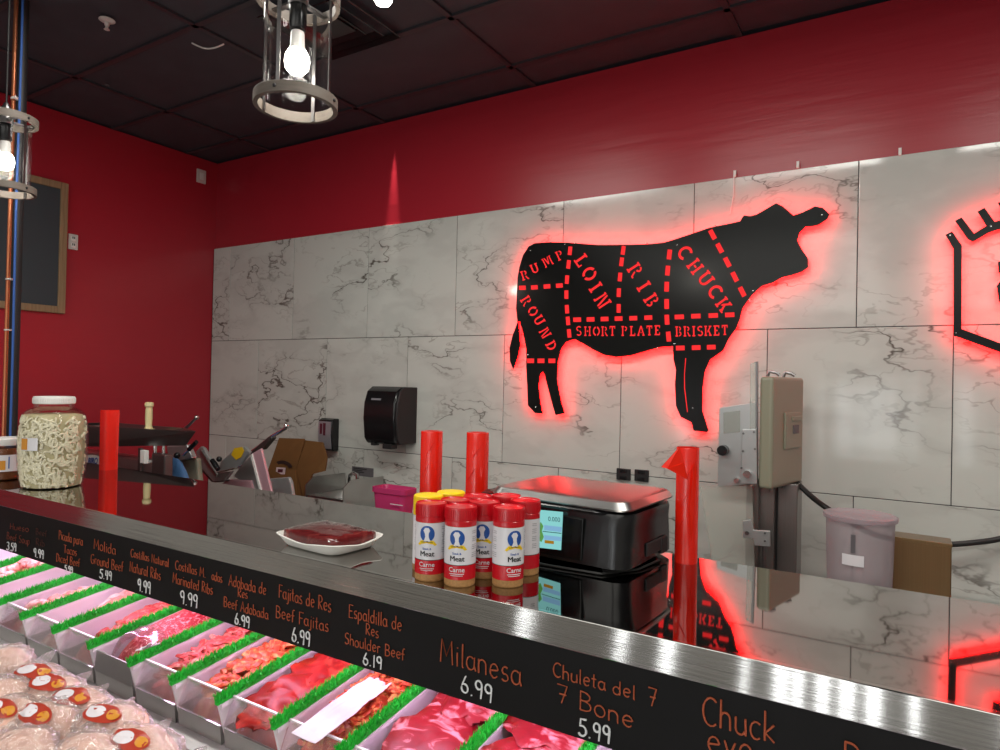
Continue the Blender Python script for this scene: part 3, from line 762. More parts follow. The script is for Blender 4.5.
# the tray shelf rises gently towards the back: lean everything on it accordingly
bpy.context.view_layer.update()
SL_ = .125; seen = set()
for o in list(C.objects):
    rt = o
    while rt.parent: rt = rt.parent
    if o.type != 'MESH' or rt.name.split('.')[0] not in ('tray_divider', 'meat_tray', 'beef_chunks', 'beef_heap', 'beef_ribs', 'beef_cubes', 'ground_beef', 'beef_strips', 'adobada_pieces', 'marinated_beef', 'beef_slice', 'fajita_strips', 'paper_sheet', 'beef_steak', 'steak_stack', 'film_wrap'): continue
    if o.data.name in seen: continue
    seen.add(o.data.name); y0_ = o.matrix_world.translation.y
    for v in o.data.vertices: v.co.z += SL_ * max(0.0, v.co.y + y0_ - DY0)
MB().prism([((XA + .01), .818, .842), (XA + .01, DY0, .842), (XA + .01, 1.358, .842 + SL_ * (1.358 - DY0)), (XA + .01, 1.358, .854 + SL_ * (1.358 - DY0)), (XA + .01, DY0, .854), (XA + .01, .818, .854)], (XB - XA - .02, 0, 0)).build('tray_shelf', 'casewhite', case, smooth=False)

# ------------------------------------------------------------------ bagged poultry on the front deck
def poultry(px, py, zc_, sx, sy, sz, yaw, pitch, seed, label, sticker=True):
    c = atz(px, py, zc_)
    rot = Matrix.Rotation(yaw, 3, 'Z') @ Matrix.Rotation(pitch, 3, 'X')
    t = thing('bagged_chicken', label, 'packaged poultry', c, 'bagged poultry on the front deck')
    top = Vector((0, 0, sz * .62))
    c2 = c - rot @ top
    q = MB(); q.ball(c2, (sx * .88, sy * .84, sz * .85), 22, 12, rot, .25, 1.6, seed); q.build('bird', 'chick', t, ang=80)
    q = MB(); q.ball(c2, (sx, sy, sz), 56, 30, rot, .16, 5.5, seed + 9)
    # flared, crumpled end of the bag
    e = c2 + rot @ Vector((sx * .8, 0, 0)); n_ = 14; r0, r1 = [], []
    ring = []
    for s_, (dx, rr_, zz) in enumerate(((-.02, .022, 0), (.012, .016, .002), (.034, .034, .010), (.048, .040, .012))):
        ring.append([e + rot @ Vector((dx + .006 * noise.noise(Vector((k, s_, seed))), rr_ * math.cos(2 * PI * k / n_), .30 * rr_ * math.sin(2 * PI * k / n_) + zz + .004 * noise.noise(Vector((k * 1.3, s_, seed))))) for k in range(n_)])
    q.loft(ring)
    q.build('bag', 'bag', t, ang=80)
    if sticker:
        for nm, rx, ry, ox, zoff, m in (('label_sticker', .043, .019, 0, .0010, 'stickred'), ('gold_patch', .012, .009, .027, .0018, 'stickgold'), ('white_patch', .022, .0125, -.013, .0018, 'stickwhite')):
            q = MB(); rings = []
            for kk in (1.0, .66, .33, .02):
                rg = []
                for a in range(24):
                    x_, y_ = ox + rx * kk * math.cos(2 * PI * a / 24), ry * kk * math.sin(2 * PI * a / 24)
                    e_ = max(0, 1 - (x_ / sx) ** 2 - (y_ / sy) ** 2) ** .5
                    u = Vector((x_ / sx, y_ / sy, e_)); u.normalize()
                    k_ = 1 + .16 * noise.noise(u * 5.5 + Vector(((seed + 9) * 7.1, (seed + 9) * 3.3, seed + 9)))
                    rg.append(c2 + rot @ (Vector((u.x * sx, u.y * sy, u.z * sz)) * max(k_, 1) + Vector((0, 0, zoff + .003))))
                rings.append(rg)
            q.loft(rings, cap=False); q.build(nm, m, t, ang=80)
    return t
poultry(105, 720, .945, .085, .055, .045, .25, .45, 1, 'bagged chicken with an oval red label, right beside the clear tray fronts')
poultry(134, 746, .942, .095, .055, .045, .2, .5, 2, 'bagged chicken nearest the bottom edge of the photo, label turned right')
poultry(73, 702, .952, .075, .05, .042, .3, .45, 3, 'bagged chicken with a tilted red label, behind the one beside the tray fronts')
poultry(50, 688, .958, .07, .048, .042, .3, .45, 4, 'bagged chicken behind the tilted label one, white and red oval label')
poultry(35, 676, .958, .065, .045, .04, .35, .4, 5, 'bagged chicken rearmost with a visible label, next to the dark gap')
poultry(40, 719, .945, .075, .055, .048, .1, .6, 6, 'bagged chicken with a round red label torn by a white tag, lower left')
poultry(3, 714, .94, .07, .055, .045, .2, .5, 7, 'bagged chicken cut by the left edge of the photo, lower one')
poultry(-2, 690, .955, .065, .05, .045, .3, .4, 8, 'bagged chicken cut by the left edge, just under the silvery bag', sticker=False)
poultry(12, 748, .950, .075, .055, .045, .2, .5, 9, 'bagged chicken in the lower left corner of the photo', sticker=False)
poultry(80, 752, .945, .075, .055, .045, .15, .5, 10, 'bagged chicken between the corner one and the bottom edge one', sticker=False)
poultry(4, 655, .965, .06, .045, .04, .3, .4, 11, 'silvery crumpled bag of poultry furthest left against the trays', sticker=False)

# ------------------------------------------------------------------ lit cow sign with cut-out letters
def ringseg(cx, cy, rx, ry, t, a0, a1, n=9):
    return arc(cx, cy, rx, ry, a0, a1, n) + arc(cx, cy, rx - t, ry - t, a1, a0, n)
def ibeam(x, w=.20, s=.09, h=.13, y0=0, y1=1):
    return [(x - s, y0), (x + w + s, y0), (x + w + s, y0 + h), (x + w, y0 + h), (x + w, y1 - h), (x + w + s, y1 - h), (x + w + s, y1), (x - s, y1), (x - s, y1 - h), (x, y1 - h), (x, y0 + h), (x - s, y0 + h)]
def halfbeam(x, w=.20, s=.09, h=.13):   # serifs on the left only
    return [(x - s, 0), (x + w, 0), (x + w, 1), (x - s, 1), (x - s, 1 - h), (x, 1 - h), (x, h), (x - s, h)]
def bar(x0, y0, x1, y1, t):
    d = math.hypot(x1 - x0, y1 - y0); nx, ny = -(y1 - y0) / d * t / 2, (x1 - x0) / d * t / 2
    return [(x0 + nx, y0 + ny), (x1 + nx, y1 + ny), (x1 - nx, y1 - ny), (x0 - nx, y0 - ny)]
ST = {
    'I': (.4, [ibeam(.10)]),
    'L': (.72, [[(0, 0), (.70, 0), (.70, .32), (.58, .32), (.58, .14), (.30, .14), (.30, .87), (.40, .87), (.40, 1), (0, 1), (0, .87), (.10, .87), (.10, .13), (0, .13)]]),
    'T': (.76, [[(.20, 0), (.56, 0), (.56, .13), (.48, .13), (.48, .86), (.62, .86), (.62, .70), (.74, .70), (.74, 1), (.02, 1), (.02, .70), (.14, .70), (.14, .86), (.28, .86), (.28, .13), (.20, .13)]]),
    'E': (.74, [[(0, 0), (.70, 0), (.70, .30), (.58, .30), (.58, .13), (.30, .13), (.30, .43), (.50, .43), (.50, .57), (.30, .57), (.30, .87), (.58, .87), (.58, .72), (.70, .72), (.70, 1), (0, 1), (0, .87), (.10, .87), (.10, .13), (0, .13)]]),
    'H': (.92, [ibeam(.09, .18, .08), ibeam(.64, .18, .08), [(.33, .43), (.58, .43), (.58, .57), (.33, .57)]]),
    'N': (.96, [halfbeam(.09, .15, .07), [(.70, 0), (.86, 0), (.86, .87), (.95, .87), (.95, 1), (.62, 1), (.62, .87), (.70, .87)], [(.28, 1), (.40, 1), (.66, .14), (.66, 0), (.54, 0), (.28, .84)]]),
    'M': (1.1, [halfbeam(.09, .15, .07), [(.86, 0), (1.08, 0), (1.08, .13), (1.01, .13), (1.01, .87), (1.08, .87), (1.08, 1), (.86, 1)], [(.28, 1), (.42, 1), (.55, .52), (.68, 1), (.82, 1), (.62, .20), (.48, .20)]]),
    'O': (.9, [ringseg(.45, .5, .45, .5, .19, 100, 260), ringseg(.45, .5, .45, .5, .19, -80, 80)]),
    'C': (.86, [ringseg(.45, .5, .45, .5, .19, 48, 312, 14)]),
    'D': (.86, [halfbeam(.09), ringseg(.34, .5, .50, .5, .19, 90, -90, 12)]),
    'P': (.78, [ibeam(.09, .19, .08), ringseg(.37, .73, .36, .27, .15, 76, -76, 8)]),
    'R': (.86, [ibeam(.09, .19, .08), ringseg(.37, .74, .36, .26, .15, 76, -70, 8), [(.42, .42), (.58, .42), (.74, .13), (.84, .13), (.84, 0), (.64, 0)]]),
    'B': (.80, [ibeam(.09, .19, .08), ringseg(.37, .76, .33, .24, .14, 76, -68, 8), ringseg(.37, .26, .38, .26, .14, 72, -76, 8)]),
    'U': (.9, [[(0, 1), (.36, 1), (.36, .87), (.28, .87), (.28, .36)] + arc(.45, .34, .17, .20, 180, 360, 8) + [(.62, .87), (.54, .87), (.54, 1), (.90, 1), (.90, .87), (.82, .87), (.82, .40)] + arc(.45, .36, .37, .36, 0, -180, 10) + [(.08, .87), (0, .87)]]),
    'K': (.9, [ibeam(.09, .18, .08), [(.36, .50), (.62, .87), (.54, .87), (.54, 1), (.88, 1), (.88, .87), (.80, .87), (.60, .56), (.82, .13), (.90, .13), (.90, 0), (.56, 0), (.56, .13), (.62, .13), (.50, .42), (.44, .34), (.36, .30)]]),
    'S': (.74, [arc(.37, .73, .34, .27, 25, 262, 10) + arc(.37, .73, .17, .13, 262, 40, 8), arc(.37, .28, .34, .28, 78, -155, 10) + arc(.37, .28, .17, .14, -140, 78, 8)]),
    'A': (.92, [[(0, 0), (.30, 0), (.30, .13), (.24, .13), (.46, .76), (.68, .13), (.60, .13), (.60, 0), (.92, 0), (.92, .13), (.86, .13), (.56, 1), (.36, 1), (.06, .13), (0, .13)], [(.36, .28), (.56, .28), (.52, .40), (.40, .40)]]),
}
def letter(ch, cx, cy, rot, h, sx=1.0):
    w, polys = ST[ch]; a = R(rot); out = []
    for P in polys:
        out.append([(cx + ((x - w / 2) * sx * math.cos(a) + (y - .5) * math.sin(a)) * h, cy + ((x - w / 2) * sx * math.sin(a) - (y - .5) * math.cos(a)) * h) for x, y in P])
    return out
def dash(cx, cy, ang, L, W):
    a = R(ang); u = (math.cos(a) * L / 2, math.sin(a) * L / 2); v = (-math.sin(a) * W / 2, math.cos(a) * W / 2)
    return [(cx + u[0] * s + v[0] * t, cy + u[1] * s + v[1] * t) for s, t in ((1, 1), (1, -1), (-1, -1), (-1, 1))]
COW = [(125, 148), (165, 145), (205, 146), (250, 149), (300, 153), (400, 152), (450, 150), (485, 146), (515, 137), (560, 122), (610, 105), (660, 95), (696, 87), (700, 78), (706, 71), (722, 73), (740, 69), (752, 62), (795, 37), (812, 45), (828, 58), (843, 71), (870, 62), (890, 52), (903, 46), (925, 50), (943, 67), (938, 80), (912, 98), (893, 101), (876, 102), (870, 110), (860, 118), (854, 140), (865, 163), (884, 191), (884, 215), (866, 228), (842, 236), (812, 243), (785, 258), (755, 267), (728, 292), (702, 328), (694, 360), (684, 385), (665, 410), (648, 446), (612, 471), (597, 505), (591, 550), (590, 612), (596, 632), (607, 668), (603, 673), (566, 668), (560, 645), (530, 630), (517, 600), (514, 540), (517, 500), (510, 470), (508, 434), (470, 437), (430, 449), (390, 460), (350, 464), (318, 458), (290, 445), (262, 428), (235, 414), (212, 422), (198, 440), (189, 475), (186, 525), (193, 565), (200, 595), (207, 620), (183, 625), (175, 600), (163, 555), (152, 512), (147, 504), (139, 512), (135, 545), (140, 590), (146, 621), (125, 619), (106, 598), (104, 540), (101, 490), (101, 440), (92, 395), (82, 364), (79, 366), (82, 400), (84, 430), (78, 462), (65, 498), (56, 475), (55, 440), (63, 405), (77, 368), (73, 330), (75, 290), (77, 245), (82, 215), (92, 182), (108, 157)]
COW = [(490 + x / 2.778, 190 + y / 2.778) for x, y in COW]
HOLES = []
for ch, x, y, r, h in (
    ('R', 524.7, 275.2, -17, 9.6), ('U', 534.6, 268.4, -22, 9.6), ('M', 547.6, 261.6, -27, 9.8), ('P', 559.6, 255.4, -24, 9.6),
    ('R', 526.2, 300.8, 57, 10.5), ('O', 533, 311.2, 57, 10.5), ('U', 539.2, 320.2, 58, 10.5), ('N', 545.2, 333, 60, 10.5), ('D', 551.4, 345.6, 62, 10.5),
    ('L', 581.8, 260.4, 55, 14.0), ('O', 589.4, 273.8, 55, 15), ('I', 595.6, 287.2, 55, 14.5), ('N', 602.6, 300.8, 57, 14.5),
    ('R', 635.3, 270.2, 57, 14.5), ('I', 643.8, 286.2, 57, 15), ('B', 651.6, 300.2, 57, 14.5),
    ('C', 685.2, 253, 53, 15.5), ('H', 695.2, 266.4, 53, 14.5), ('U', 705.8, 278.8, 53, 15), ('C', 715.6, 291.9, 53, 15.5), ('K', 723.6, 304.6, 53, 14),
    ('S', 578.9, 330.9, 0, 10), ('H', 587.6, 331.2, 0, 9.6), ('O', 596.4, 331.2, 0, 9.8), ('R', 604.6, 331.2, 0, 9.8), ('T', 612.4, 330.9, 0, 9.8),
    ('P', 624.4, 331, 0, 10), ('L', 632.6, 331, 0, 10), ('A', 641, 330.8, 0, 10), ('T', 649.4, 330.5, 0, 10), ('E', 657.4, 330.2, 0, 10),
    ('B', 678.6, 331.4, -1, 10.4), ('R', 687, 331.3, -1, 10.4), ('I', 693.8, 331.2, -1, 10.4), ('S', 700.2, 331, -1, 10.4), ('K', 708, 330.8, -1, 10.2), ('E', 716.6, 330.5, -1, 10.4), ('T', 724.8, 330, -1, 10.2)):
    HOLES += letter(ch, x, y, r, h, .82 if abs(r) < 2 else .94)
for pts, L, W in (([(570, 250.8), (568.6, 264.4), (567, 279.6), (566.4, 294.6), (567, 309.2), (568, 320.9), (569.2, 333.4)], 8.6, 4.3),
                  ([(522.4, 287.8), (534.4, 287.4), (547, 286.4), (559.4, 285.6)], 7.2, 4.4),
                  ([(623.2, 250.4), (621.6, 261.8), (620, 277), (618.8, 292.6), (618.7, 308.4)], 8.8, 4.4),
                  ([(577.2, 319.7), (590.6, 319.4), (604.6, 319), (618.6, 318.6), (633.3, 318.2), (648.3, 317.6)], 8.2, 4.5),
                  ([(669.4, 254.5), (667.7, 270.6), (666.7, 286.7), (666.7, 304), (667, 319.7), (668.6, 336.6)], 10, 4.9),
                  ([(712.5, 234.6), (719.7, 248.1), (727.3, 262.2), (734.7, 276.8), (742.2, 291.7)], 10.4, 5),
                  ([(679.3, 316.9), (695.9, 316.1), (713.3, 315.5), (729.8, 314.8)], 9.6, 4.7),
                  ([(680.3, 348), (696.2, 347.6), (711.3, 347.2)], 9.0, 4.7),
                  ([(530.6, 360.8), (541, 360.8), (551.9, 360.8)], 7.4, 4.5)):
    for i, p in enumerate(pts):
        q0, q1 = pts[max(0, i - 1)], pts[min(len(pts) - 1, i + 1)]
        HOLES.append(dash(p[0], p[1], math.degrees(math.atan2(q1[1] - q0[1], q1[0] - q0[0])), L, W))
HOLES.append([(686.3, 358.3), (685, 374), (685.2, 388), (688, 412), (687, 412.2), (684, 388), (684, 374), (685.2, 358.2)])

def plate_fn(Y, o0, zs=1.0):
    def fn(x, y, z):
        p = aty(x * 100, -y * 100, YSIGN); p.y = Y + z * zs
        return p - o0
    return fn
def px2(P): return [(x / 100, -y / 100) for x, y in P]
def inset(P, d):
    n = len(P); out = []
    area = sum(P[i][0] * P[(i + 1) % n][1] - P[(i + 1) % n][0] * P[i][1] for i in range(n))
    s = 1 if area > 0 else -1
    for i in range(n):
        a, b, c = Vector(P[i - 1]), Vector(P[i]), Vector(P[(i + 1) % n])
        u, v = (b - a).normalized(), (c - b).normalized()
        nn = Vector((-u.y - v.y, u.x + v.x)) * s
        if nn.length < 1e-4: out.append(tuple(b)); continue
        nn.normalize(); k = min(1.8, 1 / max(.3, nn.dot(Vector((-u.y, u.x)) * s)))
        out.append(tuple(b + nn * d * k))
    return out
def _x(a, b, c, d):
    f = lambda p, q, w: (q[0] - p[0]) * (w[1] - p[1]) - (q[1] - p[1]) * (w[0] - p[0])
    return f(a, b, c) * f(a, b, d) <= 0 and f(c, d, a) * f(c, d, b) <= 0
def safe_inset(P, d):
    n = len(P); ds = [d] * n
    full = inset(P, 1.0)
    for _ in range(30):
        Q = [(p[0] + (q[0] - p[0]) * k, p[1] + (q[1] - p[1]) * k) for p, q, k in zip(P, full, ds)]
        bad = set()
        for i in range(n):
            for j in range(i + 2, n):
                if i == 0 and j == n - 1: continue
                if _x(Q[i], Q[(i + 1) % n], Q[j], Q[(j + 1) % n]): bad |= {i, (i + 1) % n, j, (j + 1) % n}
        if not bad: break
        for i in bad: ds[i] *= .5
    return Q
YSIGN = YT - 0.038
c0 = aty(650, 300, YSIGN)
cow = thing('cow_sign', 'black cow shaped beef cuts sign glowing red against the marble tiles', 'lit sign', c0)
me = curve_fill([px2(COW)] + [px2(h) for h in HOLES], 0.005, plate_fn(YSIGN, c0)); link_mesh('face_plate', me, 'gloss', cow, c0, smooth=False)
me = curve_fill([px2(safe_inset(COW, 1.2))], 0.008, plate_fn(YSIGN + .0125, c0)); link_mesh('light_panel', me, 'glow', cow, c0, smooth=False)
me = curve_fill([px2(safe_inset(COW, .35))], 0.004, plate_fn(YSIGN + .005, c0)); link_mesh('red_diffuser', me, 'redacr', cow, c0, smooth=False)
q = MB(); q2 = MB()
for px, py in ((530.5, 250.5), (565.5, 244), (575, 243), (646, 243), (716, 226), (822, 215), (657, 348), (753, 291), (677, 245), (693, 408), (536, 407), (528, 355), (674.5, 344), (749.5, 300)):
    p = aty(px, py, YSIGN)
    q.lathe([(.0032, 0), (.0030, .0015), (.0012, .0025)], (0, 0, 0), 10)
    for v in q.bm.verts:
        if not v.tag: v.co = Vector((p.x + v.co.x, YSIGN - .0025 - v.co.z, p.z + v.co.y)); v.tag = True
    q2.cyl((p.x, YSIGN + .003, p.z), (p.x, YT - .0005, p.z), .004, seg=8)
q.build('screw_heads', 'chrome', cow); q2.build('standoffs', 'chrome', cow)

# second sign, cut by the right edge
c1 = aty(1000, 290, YSIGN)
s2 = thing('framed_sign', 'black angular framed sign with red glow, cut off by the right edge of the photo', 'lit sign', c1)
BARS = [[(945.5, 235), (952, 231.5), (961.8, 245.5), (961.5, 329), (1078, 372), (1190, 340), (1190, 250), (1198, 247), (1198, 346), (1079, 381), (958, 337), (953.5, 336), (953.5, 249)],
        [(955, 221), (961.5, 217.6), (974, 233.6), (986.3, 226), (977.5, 211.6), (984.5, 208), (994.5, 222), (1006, 218.4), (998, 203), (1006, 200), (1016, 216), (1060, 208), (1100, 206), (1100, 214), (1062, 216), (1018, 223), (988, 233), (973, 242), (967.5, 239)],
        [(996.8, 286), (1001, 280), (1010, 278), (1014, 302), (999, 302)], [(998, 262), (1012, 258), (1012, 270), (998.5, 273)]]
for P in BARS:
    me = curve_fill([px2(P)], 0.005, plate_fn(YSIGN, c1)); link_mesh('face_plate', me, 'gloss', s2, c1, smooth=False)
    me = curve_fill([px2(safe_inset(P, 1.0))], 0.008, plate_fn(YSIGN + .012, c1)); link_mesh('light_strip', me, 'glow', s2, c1, smooth=False)
q = MB(); q2 = MB()
for px, py in ((950, 235.5), (991, 226.5), (956, 333)):
    p = aty(px, py, YSIGN)
    q.cyl((p.x, YSIGN - .0026, p.z), (p.x, YSIGN - .005, p.z), .003, .0018, 8); q2.cyl((p.x, YSIGN + .003, p.z), (p.x, YT - .0005, p.z), .004, seg=8)
q.build('screw_heads', 'chrome', s2); q2.build('standoffs', 'chrome', s2)

# ------------------------------------------------------------------ things standing on the counter
def roll(px, py_top, y, H, rad, name_lab, kind):
    p = aty(px, py_top, y); x = p.x
    t = thing('film_roll', name_lab, 'plastic roll', (x, y, ZT), 'red plastic rolls on the rear edge of the counter')
    q = MB()
    if kind == 'square':
        q.lathe([(rad * .98, 0), (rad, .004), (rad * 1.02, H * .5), (rad * 1.05, H - .006), (rad * 1.0, H), (rad * .6, H + .0005)], (x, y, ZT), 32, sq=5)
    else:
        q.lathe([(rad * .98, 0), (rad, .003), (rad, H - .003), (rad * .97, H), (rad * .72, H), (rad * .70, H - .01), (rad * .69, .01)], (x, y, ZT), 32, cap=True)
    q.build('roll', 'redtube', t)
    q = MB()   # loose outer wrap edge
    for k in range(3):
        z = ZT + H * (.25 + .25 * k); a0 = -2.4 + .5 * k
        q.tube([(x + (rad * 1.02) * math.cos(a0 + .15 * s), y + (rad * 1.02) * math.sin(a0 + .15 * s), z + .006 * s) for s in range(6)], .0012, 5)
    q.build('wrap_crease', 'redtube', t)
    return t, x
roll(110, 410, 1.345, .221, .0255, 'square red plastic roll beside the big jar', 'square')
roll(432, 430, 1.375, .226, .0285, 'left of two plain red rolls behind the seasoning bottles', 'round')
roll(478, 431, 1.375, .231, .0280, 'right of two plain red rolls, next to the black scale', 'round')
t4, x4 = roll(688, 447, 1.352, .2325, .0228, 'red plastic roll with a torn flap, right of the black scale', 'round')
q = MB(); fl = []
y4 = 1.352 - .02
f = [aty(680, 446, y4), aty(661, 467, y4 - .012), aty(667, 468.5, y4 - .02), aty(688, 480, y4 - .004), aty(684, 463, y4 - .004)]
q.hexa([p + Vector((0, 0, 0)) for p in f], [p + Vector((0, .0008, 0)) for p in f]); q.build('torn_flap', 'redfilm', t4, smooth=False)
q = MB(); f = [aty(694, 462, y4 - .006), aty(689, 508, y4 - .006), aty(691, 545, y4 - .006), aty(693.5, 520, y4 - .007), aty(697, 470, y4 - .002)]
q.hexa(f, [p + Vector((0, .0006, 0)) for p in f]); q.build('loose_fold', 'redfilm', t4, smooth=False)

# seasoning bottles
RJ, HJ = .0282, .1345
def jar_proto():
    t = thing('seasoning_bottle', '', 'seasoning bottle', (0, 0, ZT), 'seasoning bottles grouped on the counter')
    q = MB(); q.lathe([(RJ * .93, 0), (RJ * .98, .002), (RJ * .985, .110), (RJ * .9, .1125)], (0, 0, ZT), 36); q.build('bottle', 'spice', t)
    q = MB(); q.lathe([(RJ, .0385), (RJ, .104)], (0, 0, ZT), 40, cap=False); lw = q.build('white_wrap', 'labelw', t)
    q = MB(); q.lathe([(RJ * 1.001, .0130), (RJ * 1.001, .0385)], (0, 0, ZT), 40, cap=False); lr = q.build('red_band', 'labelr', t)
    q = MB(); q.lathe([(RJ * 1.003, .0378), (RJ * 1.003, .0390)], (0, 0, ZT), 40, cap=False); q.build('dark_stripe', 'inkblack', lr)
    q = MB(); q.lathe([(RJ * 1.0, .1045), (RJ * 1.005, .106), (RJ * 1.005, .113), (RJ * .985, .1138), (RJ * .985, .1148), (RJ * 1.005, .1155), (RJ * 1.005, .134), (RJ * .985, .1366), (RJ * .93, HJ), (RJ * .4, HJ)], (0, 0, ZT), 40); ld = q.build('lid', 'redlid', t)
    q = MB()
    for k in range(44):
        a = 2 * PI * k / 44
        q.box((RJ * 1.004 * math.cos(a), RJ * 1.004 * math.sin(a), ZT + .1245), (.0014, .0012, .017), Matrix.Rotation(a, 3, 'Z'))
    q.build('lid_ribs', 'redlid', ld)
    q = MB()
    for k in range(26):
        if k % 5 == 4: continue
        a = 2 * PI * k / 26; q.box((RJ * .992 * math.cos(a), RJ * .992 * math.sin(a), ZT + .0095), (.0012, .0028, .0035), Matrix.Rotation(a, 3, 'Z'))
    def cylmap(r, z0, th0=-PI / 2, rise=0.0):
        def fn(x, y):
            a = th0 + x / RJ
            return Vector((r * math.cos(a), r * math.sin(a), ZT + z0 + y + rise * x * x))
        return fn
    q.bm.free()
    def patch(name, pts, m, r):
        me = curve_fill([pts], 0.0, lambda x, y, z: Vector((x, y, 0)))
        bm = bmesh.new(); bm.from_mesh(me)
        bmesh.ops.subdivide_edges(bm, edges=bm.edges, cuts=3, use_grid_fill=True); bm.to_mesh(me); bm.free()
        fn = cylmap(r, 0)
        for v in me.vertices: v.co = fn(v.co.x, v.co.y) - Vector((0, 0, ZT))
        link_mesh(name, me, m, lw, ORG[lw.name], smooth=False)
    patch('emblem', arc(0, .0850, .0135, .0145, 0, 345, 23), 'inkblue', RJ + .0004)
    patch('emblem_figure', [(-.006, .0715), (-.003, .080), (-.004, .086), (-.007, .091), (-.0035, .0958), (.0025, .0958), (.0055, .091), (.003, .086), (.003, .080), (.006, .0715)], 'labelw', RJ + .0006)
    rb = [(-.018, .0655), (-.012, .0725), (0, .075), (.012, .0725), (.018, .0655), (.014, .064), (.011, .0665), (0, .069), (-.011, .0665), (-.014, .064)]
    patch('ribbon', rb, 'yellow', RJ + .0006)
    addtext('ribbon_text', 'Chef Merito', .0042, cylmap(RJ + .0009, .0712, rise=-12), 'inkblack', lw, bold=.00005)
    addtext('name_text', 'Steak &', .0052, cylmap(RJ + .0005, .0585), 'inkblue', lw, bold=.0001)
    addtext('name_text', 'Meat', .0130, cylmap(RJ + .0005, .0495), 'inkblack', lw)
    addtext('name_text', 'Meat', .0130, cylmap(RJ + .00055, .0495, -PI / 2 + .014), 'inkblack', lw)
    addtext('name_text', 'Meat', .0130, cylmap(RJ + .0006, .0493, -PI / 2 + .028), 'inkblack', lw)
    addtext('carne_text', 'Carne', .0115, cylmap(RJ + .0007, .0305), 'labelw', lr, bold=.0001)
    q = MB(); fn = cylmap(RJ + .0004, 0)
    for k in range(14):
        if k % 4 == 3: continue
        z = .052 + k * .0034
        q.tube([fn(x, z) for x in (.028, .032, .036, .041)], .0005, 4); q.tube([fn(x, z) for x in (-.045, -.040, -.035)], .0005, 4)
    q.build('small_print', 'inkgrey', lw)
    q = MB()
    for z, w_ in ((.0235, .013), (.0205, .011)):
        q.tube([fn(-w_ + w_ * k / 4, z) for k in range(9)], .0006, 4)
    q.build('small_print', 'labelw', lr)
    return t
JARS = [((430, 577.5), -14, 'front left seasoning bottle, at the left of the group'), ((459.5, 583), -12, 'front seasoning bottle second from left, whole label facing out'),
        ((507.5, 583.5), 24, 'front right seasoning bottle with the emblem turned to the right'), ((483, 575), -6, 'seasoning bottle seen between the two frontmost ones'),
        ((524, 572), 120, 'rightmost seasoning bottle, its back label next to the scale screen'), ((455, 500), 40, 'seasoning bottle directly behind the second one from the left'),
        ((478, 496.5), 10, 'red lidded seasoning bottle in the back row, just right of the yellow lids'), ((501, 498.5), 70, 'red lidded seasoning bottle in the back row, nearest the scale')]
jp = None; spots = []
def jarpos(px, py): return atz(px, py, ZT + HJ)
for (p, yaw, lab) in JARS:
    c = atz(*p, ZT) if p[1] > 540 else jarpos(*p); c.z = ZT
    for _ in range(60):
        for s_ in spots:
            d = Vector((c.x - s_.x, c.y - s_.y, 0))
            if d.length < .0560:
                d = d if d.length > 1e-5 else Vector((0, .01, 0)); c += d.normalized() * (.0565 - d.length)
    spots.append(c)
    if jp is None: jp = jar_proto(); o = jp
    else: o = copy_tree(jp, c)
    face = math.atan2(-c.x, c.y)    # turn towards the camera
    o.location = c; o.rotation_euler = (0, 0, R(yaw) - math.atan2(c.x, -c.y) + PI if False else R(yaw) + math.atan2(-c.x, c.y))
    o['label'] = 'red lidded ' + lab if not lab.startswith('red') else lab
for p, lab in (((430.5, 498), 'yellow lidded seasoning bottle at the left, behind the front left red one'), ((450, 494.5), 'yellow lidded seasoning bottle in the back row, right of the other yellow lid')):
    c = jarpos(*p); c.z = ZT
    for _ in range(60):
        for s_ in spots:
            d = Vector((c.x - s_.x, c.y - s_.y, 0))
            if d.length < .0560: c += d.normalized() * (.0565 - d.length)
    spots.append(c)
    t = thing('seasoning_bottle', lab, 'seasoning bottle', c, 'yellow lidded seasoning bottles')
    q = MB(); q.lathe([(RJ * .93, 0), (RJ * .98, .002), (RJ * .985, .110), (RJ * .9, .1125)], c, 32); q.build('bottle', 'spice', t)
    q = MB(); q.lathe([(RJ, .013), (RJ, .104)], c, 32, cap=False); q.build('white_wrap', 'labelw', t)
    q = MB(); q.lathe([(RJ, .1045), (RJ * 1.005, .106), (RJ * 1.005, .134), (RJ * .98, .139), (RJ * .9, .1405), (RJ * .4, .1405)], c, 32); q.build('lid', 'yellow', t)

